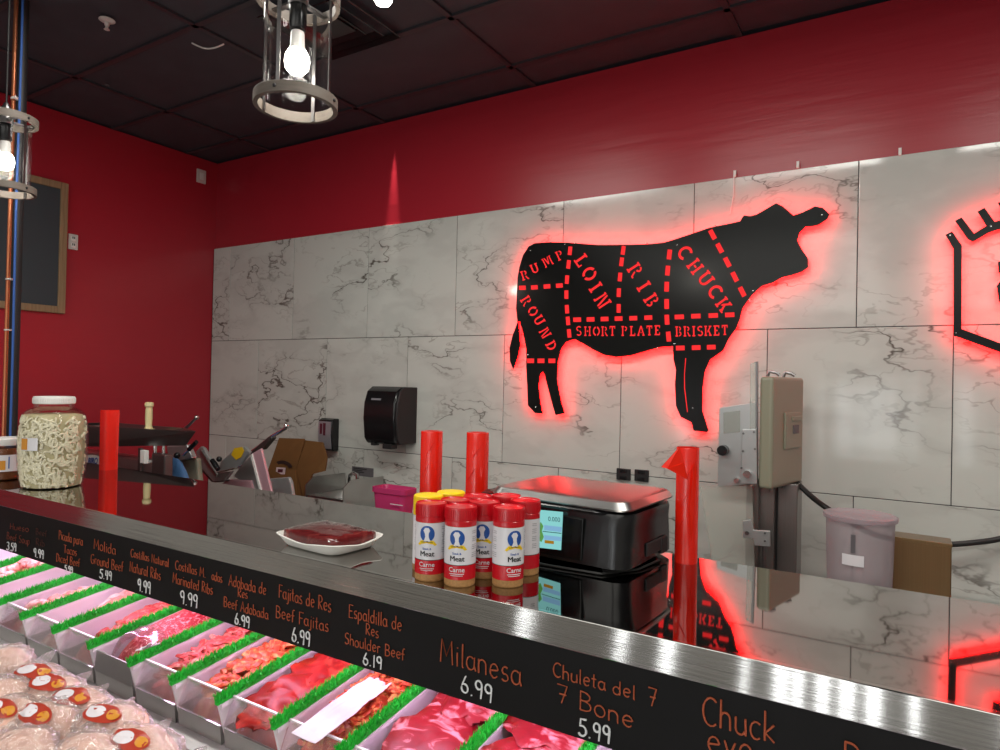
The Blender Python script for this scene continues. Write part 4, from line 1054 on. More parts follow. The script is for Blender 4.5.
# big jar of pickled rinds
c = atz(52, 486, ZT); jx, jy = c.x, c.y
c = Vector((jx, jy, ZT))
bj = thing('pickle_jar', 'big clear jar full of pickled pork rinds with a white lid, on the counter corner', 'jar', c)
JP = [(.076, 0), (.083, .004), (.087, .03), (.0925, .08), (.0945, .12), (.094, .165), (.0905, .205), (.085, .224), (.072, .238), (.055, .247), (.0525, .268)]
q = MB(); q.lathe(JP, c, 44, cap=True); q.build('glass', 'glass', bj)
q = MB(); q.lathe([(r * .90, z if i else .004) for i, (r, z) in enumerate(JP[:8])] + [(.05, .228)], c, 40); q.build('brine', 'brine', bj)
q = MB(); rr = random.Random(31)
def jr(z):
    for (r0, z0), (r1, z1) in zip(JP, JP[1:]):
        if z0 <= z <= z1: return r0 + (r1 - r0) * (z - z0) / (z1 - z0)
    return .06
for k in range(620):
    z = rr.uniform(.008, .215); a = rr.uniform(-PI * 1.02, .35) if k < 520 else rr.uniform(0, 2 * PI); L = rr.uniform(.014, .035); th = rr.uniform(0, 2 * PI); cu_ = rr.uniform(-75, 75); pts = []
    d_ = rr.uniform(.900, .955)
    for s in range(7):
        t_ = (s / 6 - .5) * L; ang = th + cu_ * t_
        pts.append((a + t_ * math.cos(ang) / .1, z + t_ * math.sin(ang)))
    pts = [(aa, max(.006, min(.222, zz))) for aa, zz in pts]
    P = [Vector((c.x + jr(zz) * d_ * math.cos(aa), c.y + jr(zz) * d_ * math.sin(aa), ZT + zz)) for aa, zz in pts]
    w_ = rr.uniform(.0024, .0042); q.tube(P, [w_ * .7] + [w_] * 5 + [w_ * .7], 5)
tag(q.build('pickled_rinds', 'rind', bj), kind='stuff')
q = MB(); q.lathe([(.055, .258), (.0565, .260), (.0565, .276), (.054, .2805), (.04, .281), (.01, .281)], c, 44); ld = q.build('lid', 'white', bj)
q = MB()
for k in range(70):
    a = 2 * PI * k / 70; q.box((c.x + .0567 * math.cos(a), c.y + .0567 * math.sin(a), ZT + .268), (.0012, .0016, .013), Matrix.Rotation(a, 3, 'Z'))
q.build('lid_ribs', 'white', ld)
def jarpatch(name, m, a0, a1, z0, z1, r, par, cc):
    q = MB(); n = 8; rg = []
    for z in (z0, (z0 + z1) / 2, z1):
        rg.append([Vector((cc.x + r(z) * math.cos(a0 + (a1 - a0) * k / n), cc.y + r(z) * math.sin(a0 + (a1 - a0) * k / n), ZT + z)) for k in range(n + 1)])
    q.loft(rg, cap=False, closed=False); return q.build(name, m, par)
# direction of the camera as seen from the jar
ca = math.atan2(-jy, -jx)
lb = jarpatch('price_label', 'labelw', ca - .98, ca - .42, .120, .158, lambda z: jr(z) + .0006, bj, c)
jarpatch('gold_patch', 'stickgold', ca - .98, ca - .74, .122, .156, lambda z: jr(z) + .0010, lb, c)
# small salsa jar cut by the left edge
c = atz(3, 479, ZT); sj = thing('salsa_jar', 'smaller jar with white lid and label, cut by the left edge', 'jar', (c.x, c.y, ZT)); c.z = ZT
SP = [(.046, 0), (.051, .004), (.053, .02), (.053, .09), (.050, .102), (.044, .110), (.044, .120)]
q = MB(); q.lathe([(r * .95, z + .002) for r, z in SP[:5]] + [(.03, .104)], c, 32); q.build('salsa', 'salsa', sj)
q = MB(); q.lathe(SP, c, 36); q.build('glass', 'glass', sj)
q = MB(); q.lathe([(.0475, .113), (.0485, .115), (.0485, .134), (.046, .1375), (.02, .138)], c, 36); q.build('lid', 'white', sj)
ca = math.atan2(-c.y, -c.x)
lb = jarpatch('label', 'labelw', ca - 1.3, ca + 1.0, .030, .084, lambda z: .0536, sj, c)
jarpatch('orange_patch', 'stickgold', ca - .5, ca + .1, .036, .066, lambda z: .0541, lb, c)
jarpatch('blue_line', 'inkblue', ca + .24, ca + .30, .040, .078, lambda z: .0541, lb, c)

# foam tray of packed meat
f0, f1, f2 = atz(337, 558, ZT), atz(281, 543.5, ZT), atz(386, 545, ZT)
ux = (f1 - f0); uy = (f2 - f0); ux.z = uy.z = 0
cen = f0 + ux * .5 + uy * .5; cen.z = ZT
ux, uy = ux * .545, uy * .54; cen.y -= .012
ft = thing('foam_tray', 'white foam tray with a film wrapped dark red piece of beef on the counter edge', 'meat pack', cen)
def trayring(k, z, n=40, curl=0):
    out = []
    for i in range(n):
        a = 2 * PI * i / n; cc_, ss_ = math.cos(a), math.sin(a); e = 1 / (abs(cc_) ** 6 + abs(ss_) ** 6) ** (1 / 6)
        out.append(cen + ux * cc_ * e * k + uy * ss_ * e * k + Vector((0, 0, z + curl * (abs(cc_ * ss_) * 2) ** 2)))
    return out
def beefring(k, z, n=40):
    out = []
    for i in range(n):
        a = 2 * PI * i / n; cc_, ss_ = math.cos(a), math.sin(a); e = 1 / (abs(cc_) ** 14 + abs(ss_) ** 14) ** (1 / 14)
        out.append(cen + ux * cc_ * e * k + uy * ss_ * e * k * .96 + Vector((0, 0, z + .002 * noise.noise(Vector((cc_ * 2, ss_ * 2, 3))))))
    return out
q = MB(); q.loft([trayring(.80, .001), trayring(.86, .004), trayring(1.0, .016, curl=.006), trayring(1.05, .018, curl=.007), trayring(1.04, .0195, curl=.007), trayring(.97, .018, curl=.006), trayring(.84, .007), trayring(.70, .005)])
q.build('tray', 'foam', ft, ang=60)
q = MB(); q.loft([beefring(.80, .008), beefring(.86, .012), beefring(.86, .029), beefring(.83, .0325), beefring(.40, .0335)]); q.build('beef', 'beefpack', ft, ang=60)
q = MB(); q.loft([trayring(1.03, .0205, curl=.007), beefring(.88, .0305), beefring(.84, .0340), beefring(.40, .0350), beefring(.05, .0350)], cap=False); q.build('film', 'film', ft, ang=60)

# weighing scale
sy = R(-4)
sc_c = Vector((-.600, 1.305, ZT)); SR = Matrix.Rotation(sy, 3, 'Z')
scale = thing('weighing_scale', 'black electronic counter scale with steel platter and small lit screen', 'scale', sc_c)
def rrect(w, d, r, z, n=6, cx=0, cy=0):
    out = []
    for (sx_, sy_, a0) in ((1, 1, 0), (-1, 1, 90), (-1, -1, 180), (1, -1, 270)):
        for k in range(n + 1):
            a = R(a0 + 90 * k / n)
            out.append(sc_c + SR @ Vector((cx + sx_ * (w / 2 - r) + r * math.cos(a), cy + sy_ * (d / 2 - r) + r * math.sin(a), z)))
    return out
q = MB(); q.loft([rrect(.325, .235, .03, .008), rrect(.345, .250, .035, .012, cy=-.004), rrect(.343, .246, .035, .050, cy=-.002), rrect(.343, .240, .04, .085), rrect(.348, .236, .04, .105), rrect(.345, .232, .04, .112), rrect(.29, .20, .03, .114)]); q.build('housing', 'black', scale, ang=40)
q = MB(); q.loft([rrect(.34, .252, .05, .108, cx=-.018, cy=.004), rrect(.345, .256, .05, .113, cx=-.018, cy=.004), rrect(.335, .246, .05, .118, cx=-.018, cy=.004)]); q.build('platter_rim', 'black', scale, ang=40)
q = MB(); q.loft([rrect(.318, .250, .03, .1185, cx=.012, cy=.004), rrect(.322, .254, .03, .122, cx=.012, cy=.004), rrect(.304, .236, .028, .1345, cx=.012, cy=.004), rrect(.284, .216, .02, .1362, cx=.012, cy=.004)]); q.build('platter', 'steelp', scale, ang=30)
for x_, y_ in ((-.13, -.10), (.13, -.10), (-.13, .09), (.13, .09)):
    MB().lathe([(.014, 0), (.016, .004), (.012, .009)], sc_c + SR @ Vector((x_, y_, 0)), 12).build('rubber_foot', 'blackm', scale)
q = MB(); p = sc_c + SR @ Vector((.1735, .01, .034)); q.box(p, (.004, .085, .026), SR); q.box(sc_c + SR @ Vector((.1745, .055, .030)), (.006, .030, .034), SR); q.build('port_cover', 'blackm', scale, bevel=.002)
q = MB(); q.tube([sc_c + SR @ Vector(v) for v in ((.15, .04, .02), (.18, .02, .006), (.17, -.06, .003), (.13, -.135, .003), (.02, -.150, .003), (-.12, -.145, .003))], .0022, 6); q.build('power_cable', 'cable', scale)
# screen panel on the front
def scr(x, z, off=0.0): return sc_c + SR @ Vector((x, -.1285 - off + (z - .05) * .05, z))
q = MB(); q.hexa([scr(-.15, .018, .002), scr(.085, .018, .002), scr(.085, .098, .002), scr(-.15, .098, .002)], [scr(-.15, .018, -.01), scr(.085, .018, -.01), scr(.085, .098, -.01), scr(-.15, .098, -.01)]); pnl = q.build('screen_panel', 'gloss', scale, smooth=False, bevel=.002)
sx0, sx1, sz0, sz1 = -.095, .012, .024, .094
def spx(px, py):
    # a point of the screen plane under a photo pixel
    d = ray(px, py); n_ = SR @ Vector((0, -1, .05)); p0 = scr(0, .05, .003); k = (p0 - CAM).dot(n_) / d.dot(n_); return CAM + d * k
def sq_(name, pts, m, off):
    f = [spx(*p) + SR @ Vector((0, -off, 0)) for p in pts]
    MB().hexa(f, [p + SR @ Vector((0, .0009, 0)) for p in f]).build(name, m, pnl, smooth=False)
sq_('screen', [(525, 508.5), (563, 512), (561, 550), (525, 546)], 'screen', .0005)
sq_('screen_field', [(544.5, 525), (562, 527), (561.5, 532), (544.5, 530)], 'screenblue', .0012)
sq_('screen_field', [(544.5, 535), (561.5, 537), (561.3, 541), (544.5, 539.5)], 'screenblue', .0012)
sq_('screen_line', [(543, 531), (561.6, 533), (561.6, 533.6), (543, 531.6)], 'screenink', .0012)
sq_('screen_bar', [(545, 540), (554, 541), (554, 544), (545, 543)], 'screengold', .0014)
sq_('screen_leaf', [(541, 522), (543.5, 526), (542, 531), (544, 537), (541.5, 542), (538.5, 539), (540, 533), (538, 528)], 'screengreen', .0012)
s0 = spx(554.5, 519.4)
su = (spx(560, 519.9) - s0).normalized(); sv = (spx(554.5, 515) - s0).normalized()
addtext('reading_text', '0.000', .0125, lambda x, y: s0 + su * x + sv * y + SR @ Vector((0, -.0016, 0)), 'screenink', pnl)

# ------------------------------------------------------------------ on the walls
def wallbox(name, lab, cat, px0, py0, px1, py1, m, th=.012, Y=None, grp=None, bevel=.002):
    a, b_ = aty(px0, py0, Y or YT), aty(px1, py1, Y or YT)
    c_ = Vector(((a.x + b_.x) / 2, (Y or YT), (a.z + b_.z) / 2))
    t = thing(name, lab, cat, c_, grp)
    MB().box((c_.x, c_.y - th / 2, c_.z), (abs(b_.x - a.x), th, abs(a.z - b_.z))).build('plate', m, t, smooth=False, bevel=bevel)
    return t, c_, abs(b_.x - a.x), abs(a.z - b_.z)
for px, lab in ((617.4, 'black wall outlet behind the scale, left of the pair'), (635.4, 'black wall outlet behind the scale, right of the pair')):
    t, c_, w_, h_ = wallbox('wall_outlet', lab, 'outlet', px, 467.8 + (1.2 if px > 620 else 0), px + 13.4, 480.4 + (1.4 if px > 620 else 0), 'blackm', grp='black outlets on the tiles')
    q = MB()
    for dz in (-.3, .3):
        q.box((c_.x, c_.y - .0125, c_.z + dz * h_), (w_ * .5, .003, h_ * .34))
    q.build('socket', 'black', t, smooth=False, bevel=.002)
# paper towel dispenser
L0, L1 = aty(366, 387, YT).x - .028, aty(417.5, 392, YT).x
zt, zb = aty(417, 387.3, YT).z, aty(413, 443.8, YT).z
pd = thing('towel_dispenser', 'black paper towel dispenser on the marble wall', 'dispenser', ((L0 + L1) / 2, YT, (zt + zb) / 2))
D = .165
L0 = aty(362.5, 410, YT - D).x
h_ = zt - zb
prof = [(0, zb), (-D * .80, zb), (-D * .93, zb + .03), (-D * 1.0, zb + h_ * .45), (-D * .97, zb + h_ * .72), (-D * .84, zb + h_ * .92), (-D * .62, zt), (0, zt)]
q = MB(); q.prism([(L0, YT + y, z) for y, z in prof], (L1 - L0 - .014, 0, 0)); q.build('cover', 'black', pd, bevel=.012, segs=3)
q = MB(); q.prism([(L1 - .014, YT + y * .985, zb + .004 + (z - zb) * .985) for y, z in prof], (.014, 0, 0)); q.build('side_cap', 'blackm', pd, bevel=.004)
MB().box((L0 + (L1 - L0) * .66, YT - D * .72, zb - .008), ((L1 - L0) * .26, .05, .026)).build('tear_lever', 'blackm', pd, smooth=False, bevel=.003)
MB().box((L0 + (L1 - L0) * .22, YT - D * .72, zb - .002), ((L1 - L0) * .12, .04, .016)).build('feed_guide', 'blackm', pd, smooth=False, bevel=.003)
q = MB(); q.box((L0 + (L1 - L0) * .36, YT - D * .935, zt - h_ * .22), (.065, .002, .010), Matrix.Rotation(R(-18), 3, 'X')); q.build('badge', 'silver', pd, smooth=False)
# soap dispenser
x0, x1 = aty(318.5, 420, YT - .055).x, aty(339.5, 420, YT).x
zt, zb = aty(337, 418.5, YT).z, aty(337, 450.5, YT).z; h_ = zt - zb
sd = thing('soap_dispenser', 'black and silver soap dispenser beside the brown cardboard', 'dispenser', ((x0 + x1) / 2, YT, (zt + zb) / 2))
prof = [(0, zb), (-.04, zb), (-.050, zb + .01), (-.060, zb + h_ * .5), (-.058, zt - .012), (-.035, zt), (0, zt)]
q = MB(); q.prism([(x0, YT + y, z) for y, z in prof], (x1 - x0, 0, 0)); q.build('housing', 'black', sd, bevel=.006)
q = MB(); q.hexa([(x0 + .008, YT - .054, zb + .012), (x1 - .006, YT - .054, zb + .012), (x1 - .006, YT - .064, zb + h_ * .5), (x1 - .006, YT - .062, zt - .016), (x0 + .008, YT - .062, zt - .016), (x0 + .008, YT - .064, zb + h_ * .5)],
                 [(x0 + .008, YT - .045, zb + .012), (x1 - .006, YT - .045, zb + .012), (x1 - .006, YT - .050, zb + h_ * .5), (x1 - .006, YT - .050, zt - .016), (x0 + .008, YT - .050, zt - .016), (x0 + .008, YT - .050, zb + h_ * .5)])
fp = q.build('front_cover', 'silver', sd, smooth=False)
q = MB()
for k, (u, z0, z1) in enumerate(((.28, .52, .84), (.52, .48, .86))): q.box((x0 + (x1 - x0) * u, YT - .0635, zb + h_ * (z0 + z1) / 2), (.018, .003, h_ * (z1 - z0)))
q.build('window', 'purple', fp, smooth=False)
q = MB(); q.cyl((x0 + (x1 - x0) * .4, YT - .055, zb + h_ * .2), (x0 + (x1 - x0) * .4, YT - .068, zb + h_ * .2), .010, .008, 14); q.build('push_button', 'black', fp)
# small grey notice
t, c_, w_, h_ = wallbox('notice_sign', 'small grey notice plate on the tiles above the sink', 'sign', 352.5, 466, 373.5, 477.5, 'signgrey', th=.004, bevel=.0005)
q = MB()
for k, (u, w2) in enumerate(((.30, .62), (.10, .42), (-.08, .50), (-.27, .30))): q.box((c_.x - w_ * (.5 - .08 - w2 / 2), c_.y - .0045, c_.z + u * h_), (w_ * w2, .001, h_ * .10))
q.build('text_lines', 'inkblack', t, smooth=False)
# switch plate and outlet on the left wall, chalkboard
def lwbox(name, lab, cat, py0, px0, py1, px1, m, th):
    a, b_ = atx(px0, py0, XL), atx(px1, py1, XL); c_ = (a + b_) / 2; t = thing(name, lab, cat, (XL, c_.y, c_.z))
    MB().box((XL + th / 2, c_.y, c_.z), (th, abs(a.y - b_.y), abs(a.z - b_.z))).build('plate', m, t, smooth=False, bevel=.002)
    return t, c_, abs(a.y - b_.y), abs(a.z - b_.z)
t, c_, w_, h_ = lwbox('cover_plate', 'small white plate high on the red wall near the room corner', 'wall plate', 168.5, 196.5, 184.5, 205, 'wplate', .01)
q = MB(); q.box((XL + .011, c_.y, c_.z), (.004, w_ * .4, h_ * .5)); q.build('insert', 'white', t, smooth=False, bevel=.001)
t, c_, w_, h_ = lwbox('wall_outlet', 'white outlet on the red wall at the edge of the chalkboard', 'outlet', 233.5, 68, 250.5, 77, 'wplate', .01)
q = MB()
for dz in (-.22, .22): q.box((XL + .011, c_.y, c_.z + dz * h_), (.003, w_ * .46, h_ * .3))
so = q.build('socket', 'white', t, smooth=False, bevel=.002)
q = MB()
for dz in (-.22, .22):
    for dy in (-.09, .09): q.box((XL + .0128, c_.y + dy * w_, c_.z + dz * h_ + .004), (.001, .005, .012))
q.build('slots', 'inkblack', so, smooth=False)
y1 = atx(68.4, 184, XL + .02).y; zt = atx(68.4, 184, XL + .02).z; zb = atx(66, 314, XL + .02).z; y0 = y1 - 1.25
cb = thing('chalkboard', 'wood framed grey chalkboard on the red left wall behind the black pole', 'chalkboard', (XL, (y0 + y1) / 2, (zt + zb) / 2))
MB().box((XL + .010, (y0 + y1) / 2, (zt + zb) / 2), (.014, y1 - y0 - .04, zt - zb - .04)).build('slate', 'board', cb, smooth=False)
for yy, zz, sy_, sz_ in ((y1 - .019, (zt + zb) / 2, .038, zt - zb), (y0 + .019, (zt + zb) / 2, .038, zt - zb), ((y0 + y1) / 2, zt - .019, y1 - y0 - .076, .038), ((y0 + y1) / 2, zb + .019, y1 - y0 - .076, .038)):
    MB().box((XL + .014, yy, zz), (.026, sy_, sz_)).build('frame_rail', 'oldwood', cb, smooth=False, bevel=.003)

# ------------------------------------------------------------------ pole with pipe and cable
yp = 1.15
pc = aty(15.2, 240, yp + .03); cpx = aty(9.3, 240, yp).x; bpx = aty(14.3, 240, yp - .004).x
xp = cpx - .004
pole = thing('service_pole', 'black pole carrying a copper pipe and blue cable at the left edge', 'pole', (pc.x, yp, ZT))
MB().lathe([(.036, ZT), (.036, ZT + .006), (.021, ZT + .008), (.021, ZC)], (pc.x + .003, yp + .032, 0), 20).build('pole', 'blackm', pole)
MB().cyl((cpx, yp, ZT + .001), (cpx, yp, ZC), .0075, seg=14).build('copper_pipe', 'copper', pole)
MB().tube([(bpx + .003 * math.sin(z * 5), yp, ZT + .006 + z) for z in [k * (ZC - ZT - .006) / 24 for k in range(25)]], .0042, 8).build('blue_cable', 'blue', pole)
q = MB()
for z in (1.75, 1.94, 2.30, 2.62): q.loft([[(xp + .012 + .020 * math.cos(a), yp + .001 + .012 * math.sin(a), z + dz) for a in [2 * PI * k / 16 for k in range(16)]] for dz in (0, .005)]); q.box((xp + .036, yp - .008, z + .002), (.012, .003, .003))
q.build('cable_tie', 'white', pole)

# ------------------------------------------------------------------ pendant lamps
def pendant(px, pz_px, lab, y=1.03, sc_=.745):
    kk = 1.0
    c_ = aty(px, pz_px, y); x = c_.x; zr = ZC - (ZC - c_.z) / sc_
    t = thing('pendant_lamp', lab, 'pendant lamp', (x, y, ZC), 'caged pendant lamps over the counter'); t.scale = (sc_, sc_, sc_); RO = .124 * kk; H = .318 * kk
    def ring(z0, hh): 
        return MB().loft([[(x + r * math.cos(a), y + r * math.sin(a), z) for a in [2 * PI * k / 48 for k in range(48)]] for r, z in ((RO - .014, z0), (RO, z0), (RO, z0 + hh), (RO - .014, z0 + hh), (RO - .014, z0))], cap=False)
    ring(zr - .016, .032).build('lower_ring', 'ringwood', t, ang=30, bevel=.001)
    ring(zr - .016 + H, .032).build('upper_ring', 'ringwood', t, ang=30, bevel=.001)
    for k in range(4):
        q = MB()
        a = R(20) + PI / 2 * k; q.box((x + (RO - .017) * math.cos(a), y + (RO - .017) * math.sin(a), zr + H / 2), (.004, .011, H + .03), Matrix.Rotation(a, 3, 'Z'))
        q.build('cage_strap', 'darksteel', t, smooth=False)
    for k in range(4):
        a = R(20) + PI / 2 * k
        for z in (zr, zr + H): MB().cyl((x + RO * math.cos(a), y + RO * math.sin(a), z), (x + (RO + .004) * math.cos(a), y + (RO + .004) * math.sin(a), z), .006, .004, 8).build('bolt', 'blackm', t)
    q = MB(); q.lathe([(.100 * kk, .02), (.100 * kk, H - .02)], (x, y, zr), 40, cap=False); q.build('glass_shade', 'glass', t)
    q = MB(); q.lathe([(.028, H - .02), (.030, H - .012), (.028, H + .02), (.020, H + .05), (.009, H + .075), (.0045, H + .08)], (x, y, zr), 24); q.build('cap', 'darksteel', t)
    q = MB(); q.lathe([(.024, H - .095), (.026, H - .09), (.026, H - .02)], (x, y, zr), 24); so = q.build('socket', 'black', t)
    q = MB(); q.box((x, y, zr + H - .005), (.224 * kk, .020, .006)); q.box((x, y, zr + H - .005), (.020, .224 * kk, .006)); q.build('spider_bracket', 'darksteel', t, smooth=False)
    zb_ = zr + H - .100
    q = MB(); q.lathe([(.018, 0), (.020, -.004), (.022, -.045), (.026, -.058)], (x, y, zb_), 24); bb = q.build('bulb_base', 'white', t)
    q = MB(); q.lathe([(.026, -.058), (.034, -.072), (.037, -.092), (.033, -.113), (.020, -.127), (.004, -.132)], (x, y, zb_), 24); q.build('bulb', 'bulb', t)
    MB().cyl((x, y, zr + H + .078), (x, y, ZC - .03), .0042, seg=8).build('cord', 'cable', t)
    q = MB(); q.lathe([(.055, -.024), (.06, -.018), (.06, -.002), (.058, -.0015)], (x, y, ZC), 28); q.build('canopy', 'black', t)
    return t
pendant(296, 103, 'caged pendant lamp with lit bulb, upper middle of the photo above the counter')
pendant(4, 189, 'caged pendant lamp with lit bulb, at the left edge in front of the chalkboard')

# ------------------------------------------------------------------ on the ceiling
def ceil_at(px, py): return atz(px, py, ZC - .003)
c_ = ceil_at(107, 20)
sp = thing('fire_sprinkler', 'white ceiling sprinkler head with round plate, upper left', 'sprinkler', c_)
q = MB(); q.lathe([(.029, .001), (.030, -.002), (.022, -.007), (.010, -.009)], c_, 28); q.build('escutcheon', 'wplate', sp)
q = MB(); q.lathe([(.010, -.010), (.009, -.022), (.004, -.026), (.004, -.036)], c_, 14); q.box(c_ + Vector((.007, 0, -.028)), (.003, .004, .022)); q.box(c_ + Vector((-.007, 0, -.028)), (.003, .004, .022)); q.build('frame_arms', 'wplate', sp)
q = MB(); q.lathe([(.010, -.037), (.011, -.039), (.003, -.040)], c_, 16); q.build('deflector', 'wplate', sp)
c_ = ceil_at(107, 85)
q = MB(); q.lathe([(.010, .001), (.011, -.002), (.004, -.004)], c_, 14); tag(q.build('ceiling_screw', 'signgrey', org=c_), 'tiny grey screw cap in the dark ceiling below the sprinkler', 'screw')
a, b_ = ceil_at(192, 43), ceil_at(224, 44); m_ = aty(207, 49, (a.y + b_.y) / 2)
pts = []
for k in range(13):
    u = k / 12; p = a.lerp(b_, u); p.z -= .022 * math.sin(PI * u); pts.append(p)
wl = MB().tube(pts, .0036, 8).build('wire_loop', 'wplate', org=a); tag(wl, 'pale wire loop hanging from the dark ceiling', 'wire')
# air diffuser
v0, v1, v2 = ceil_at(421, 20), ceil_at(338, 43), ceil_at(332, 2)
vc = Vector((-1.985, 1.885, ZC - .002)); dv = thing('air_diffuser', 'black square air diffuser set into the dark ceiling beside the spotlight', 'vent', vc)
q = MB()
for k, s_ in enumerate((.40, .30, .20)):
    z0 = ZC - .002 - .006 * 0; h = s_ / 2
    o4 = lambda r, z: [(vc.x + r, vc.y + r, z), (vc.x - r, vc.y + r, z), (vc.x - r, vc.y - r, z), (vc.x + r, vc.y - r, z)]
    q.loft([o4(h - .02, ZC - .001), o4(h, ZC - .016 - .003 * k), o4(h - .004, ZC - .018 - .003 * k), o4(h - .026, ZC - .003)], cap=False)
q.build('louvres', 'black', dv, smooth=False)
MB().box((vc.x, vc.y, ZC - .012), (.14, .14, .01)).build('centre_plate', 'black', dv, smooth=False, bevel=.003)
# spotlight
c_ = aty(383, 3, 1.72); hd = Vector((.12, -.15, -.97)).normalized()
spx_ = thing('ceiling_spotlight', 'small lit spotlight hanging from the dark ceiling at the top of the photo', 'spotlight', (c_.x, c_.y, ZC))
MB().cyl(c_ + Vector((0, 0, .012)), c_ + Vector((0, 0, .10)), .034, .026, 20).build('head', 'white', spx_)
MB().lathe([(.028, .013), (.030, .008), (.024, -.002), (.006, -.006)], c_, 20).build('lens', 'spot', spx_)
MB().cyl((c_.x, c_.y, c_.z + .10), (c_.x, c_.y, ZC - .012), .008, seg=10).build('stem', 'black', spx_)
MB().lathe([(.04, -.014), (.045, -.010), (.045, -.001)], (c_.x, c_.y, ZC), 20).build('base_plate', 'black', spx_)

# ------------------------------------------------------------------ behind the counter
def pxprism(pts, y, th, dys=None):
    """upright plate whose outline has the given photo pixels at depth y"""
    a = [aty(px, py, y + (dys[i] if dys else 0)) for i, (px, py) in enumerate(pts)]
    return a, [p + Vector((0, th, 0)) for p in a]
def PP(name, m, par, pts, y, th, dys=None, bevel=0.0, smooth=False):
    a, b = pxprism(pts, y, th, dys)
    return MB().hexa(a, b).build(name, m, par, smooth=smooth, bevel=bevel)
def pbox(name, m, par, px0, py0, px1, py1, y, th, bevel=.003):
    a, b = aty(px0, py0, y), aty(px1, py1, y)
    return MB().box(((a.x + b.x) / 2, y + th / 2, (a.z + b.z) / 2), (abs(b.x - a.x), th, abs(a.z - b.z))).build(name, m, par, smooth=False, bevel=bevel)
# work tables against the wall
def table(x0, x1, y0, y1, z, lab):
    t = thing('work_table', lab, 'table', ((x0 + x1) / 2, (y0 + y1) / 2, 0), 'steel work tables along the tiled wall')
    MB().box(((x0 + x1) / 2, (y0 + y1) / 2, z - .02), (x1 - x0, y1 - y0, .04)).build('top', 'steelp', t, smooth=False, bevel=.004)
    MB().box(((x0 + x1) / 2, (y0 + y1) / 2, .25), (x1 - x0 - .1, y1 - y0 - .1, .02)).build('undershelf', 'steelp', t, smooth=False)
    for x in (x0 + .04, x1 - .04):
        for y in (y0 + .04, y1 - .04): MB().cyl((x, y, 0), (x, y, z - .04), .02, seg=12).build('leg', 'steelp', t)
table(-3.93, -2.86, 1.90, 2.74, .90, 'steel work table in the corner under the meat slicers')
table(-2.22, -1.30, 1.98, 2.74, .90, 'steel work table under the pink tub')
table(-.235, .70, 1.95, 2.74, .90, 'steel work table under the frosted bucket')

# meat grinder with feed tray
yg = 1.56
gp = aty(120, 460, yg)
gr = thing('meat_grinder', 'steel meat grinder with wide feed tray and oval blue badge, behind the big jar', 'meat grinder', (gp.x, yg + .1, 0))
zt = 1.357
TN, TF = atz(60, 425, zt), atz(195.5, 432, zt); TF2 = atz(184.5, 428.6, zt); TN2 = TN + Vector((-.02, .22, 0))
BN, BF = aty(60, 447, TN.y + .02), aty(186, 445.5, TF.y + .01); zb = BF.z
BF2 = BF + Vector((-.16, .05, 0)); BN2 = TN2 + Vector((.03, -.03, BN.z - zt))
rimz = Vector((0, 0, .003)); ins = lambda L, k: [p.lerp(sum(L, Vector()) / 4, k) for p in L]
top = [TN, TF, TF2, TN2]; bot = [BN, BF, BF2, BN2]
q = MB(); q.loft([bot, top, [p + rimz for p in ins(top, -.01)], [p + rimz for p in ins(top, .02)], [p + Vector((0, 0, .006)) for p in ins(bot, .03)]]); q.build('feed_tray', 'darksteel', gr, smooth=False)
yg = 1.66
pbox('body', 'steelp', gr, 60, 447, 150.5, 560, yg + .02, .06, .008)
pbox('front_door', 'steelp', gr, 62, 449, 138.5, 478, yg + .012, .01, .003)
pbox('white_panel', 'white', gr, 70, 469, 120, 500, yg + .006, .01, .002)
pbox('door_latch', 'white', gr, 140, 450, 144.4, 464, yg + .002, .02, .003)
pbox('latch_plate', 'darksteel', gr, 138, 448, 140, 480, yg + .008, .012, .001)
pbox('drive_box', 'darksteel', gr, 151.5, 453, 163, 520, yg + .015, .04, .006)
for pa_, pb_, rd in (((155, 455), (155, 444), .008), ((163.5, 470), (163.5, 445), .006)):
    MB().cyl(aty(*pa_, yg + .06), aty(*pb_, yg + .06), rd, seg=14).build('chrome_rod', 'chrome', gr)
pbox('pedestal', 'darksteel', gr, 62, 545, 160, 800, yg + .02, .06, .006)
a, b_ = pxprism([(92 + 8.8 * math.cos(2 * PI * k / 28), 461.5 + 6.8 * math.sin(2 * PI * k / 28) + .02 * 8.8 * math.cos(2 * PI * k / 28)) for k in range(28)], yg + .004, .006)
bd = MB().hexa(a, b_).build('badge', 'white', gr, smooth=False)
s0 = aty(92.5, 461.3, yg + .002); su = (aty(97, 461.4, yg + .002) - s0).normalized()
addtext('badge_text', 'BIRO', (aty(92, 457.5, yg).z - aty(92, 465.5, yg).z) * 1.12, lambda x, y: s0 + su * x * .92 + Vector((0, 0, y)), 'inkblue', bd, font_shear=.25, bold=.0012)
q = MB(); q.tube([aty(92 + 9.2 * math.cos(PI * k / 14), 468.5 + 6.2 * math.sin(PI * k / 14), yg + .003) for k in range(15)], .0014, 6); q.build('emblem_arc', 'inkblue', gr)
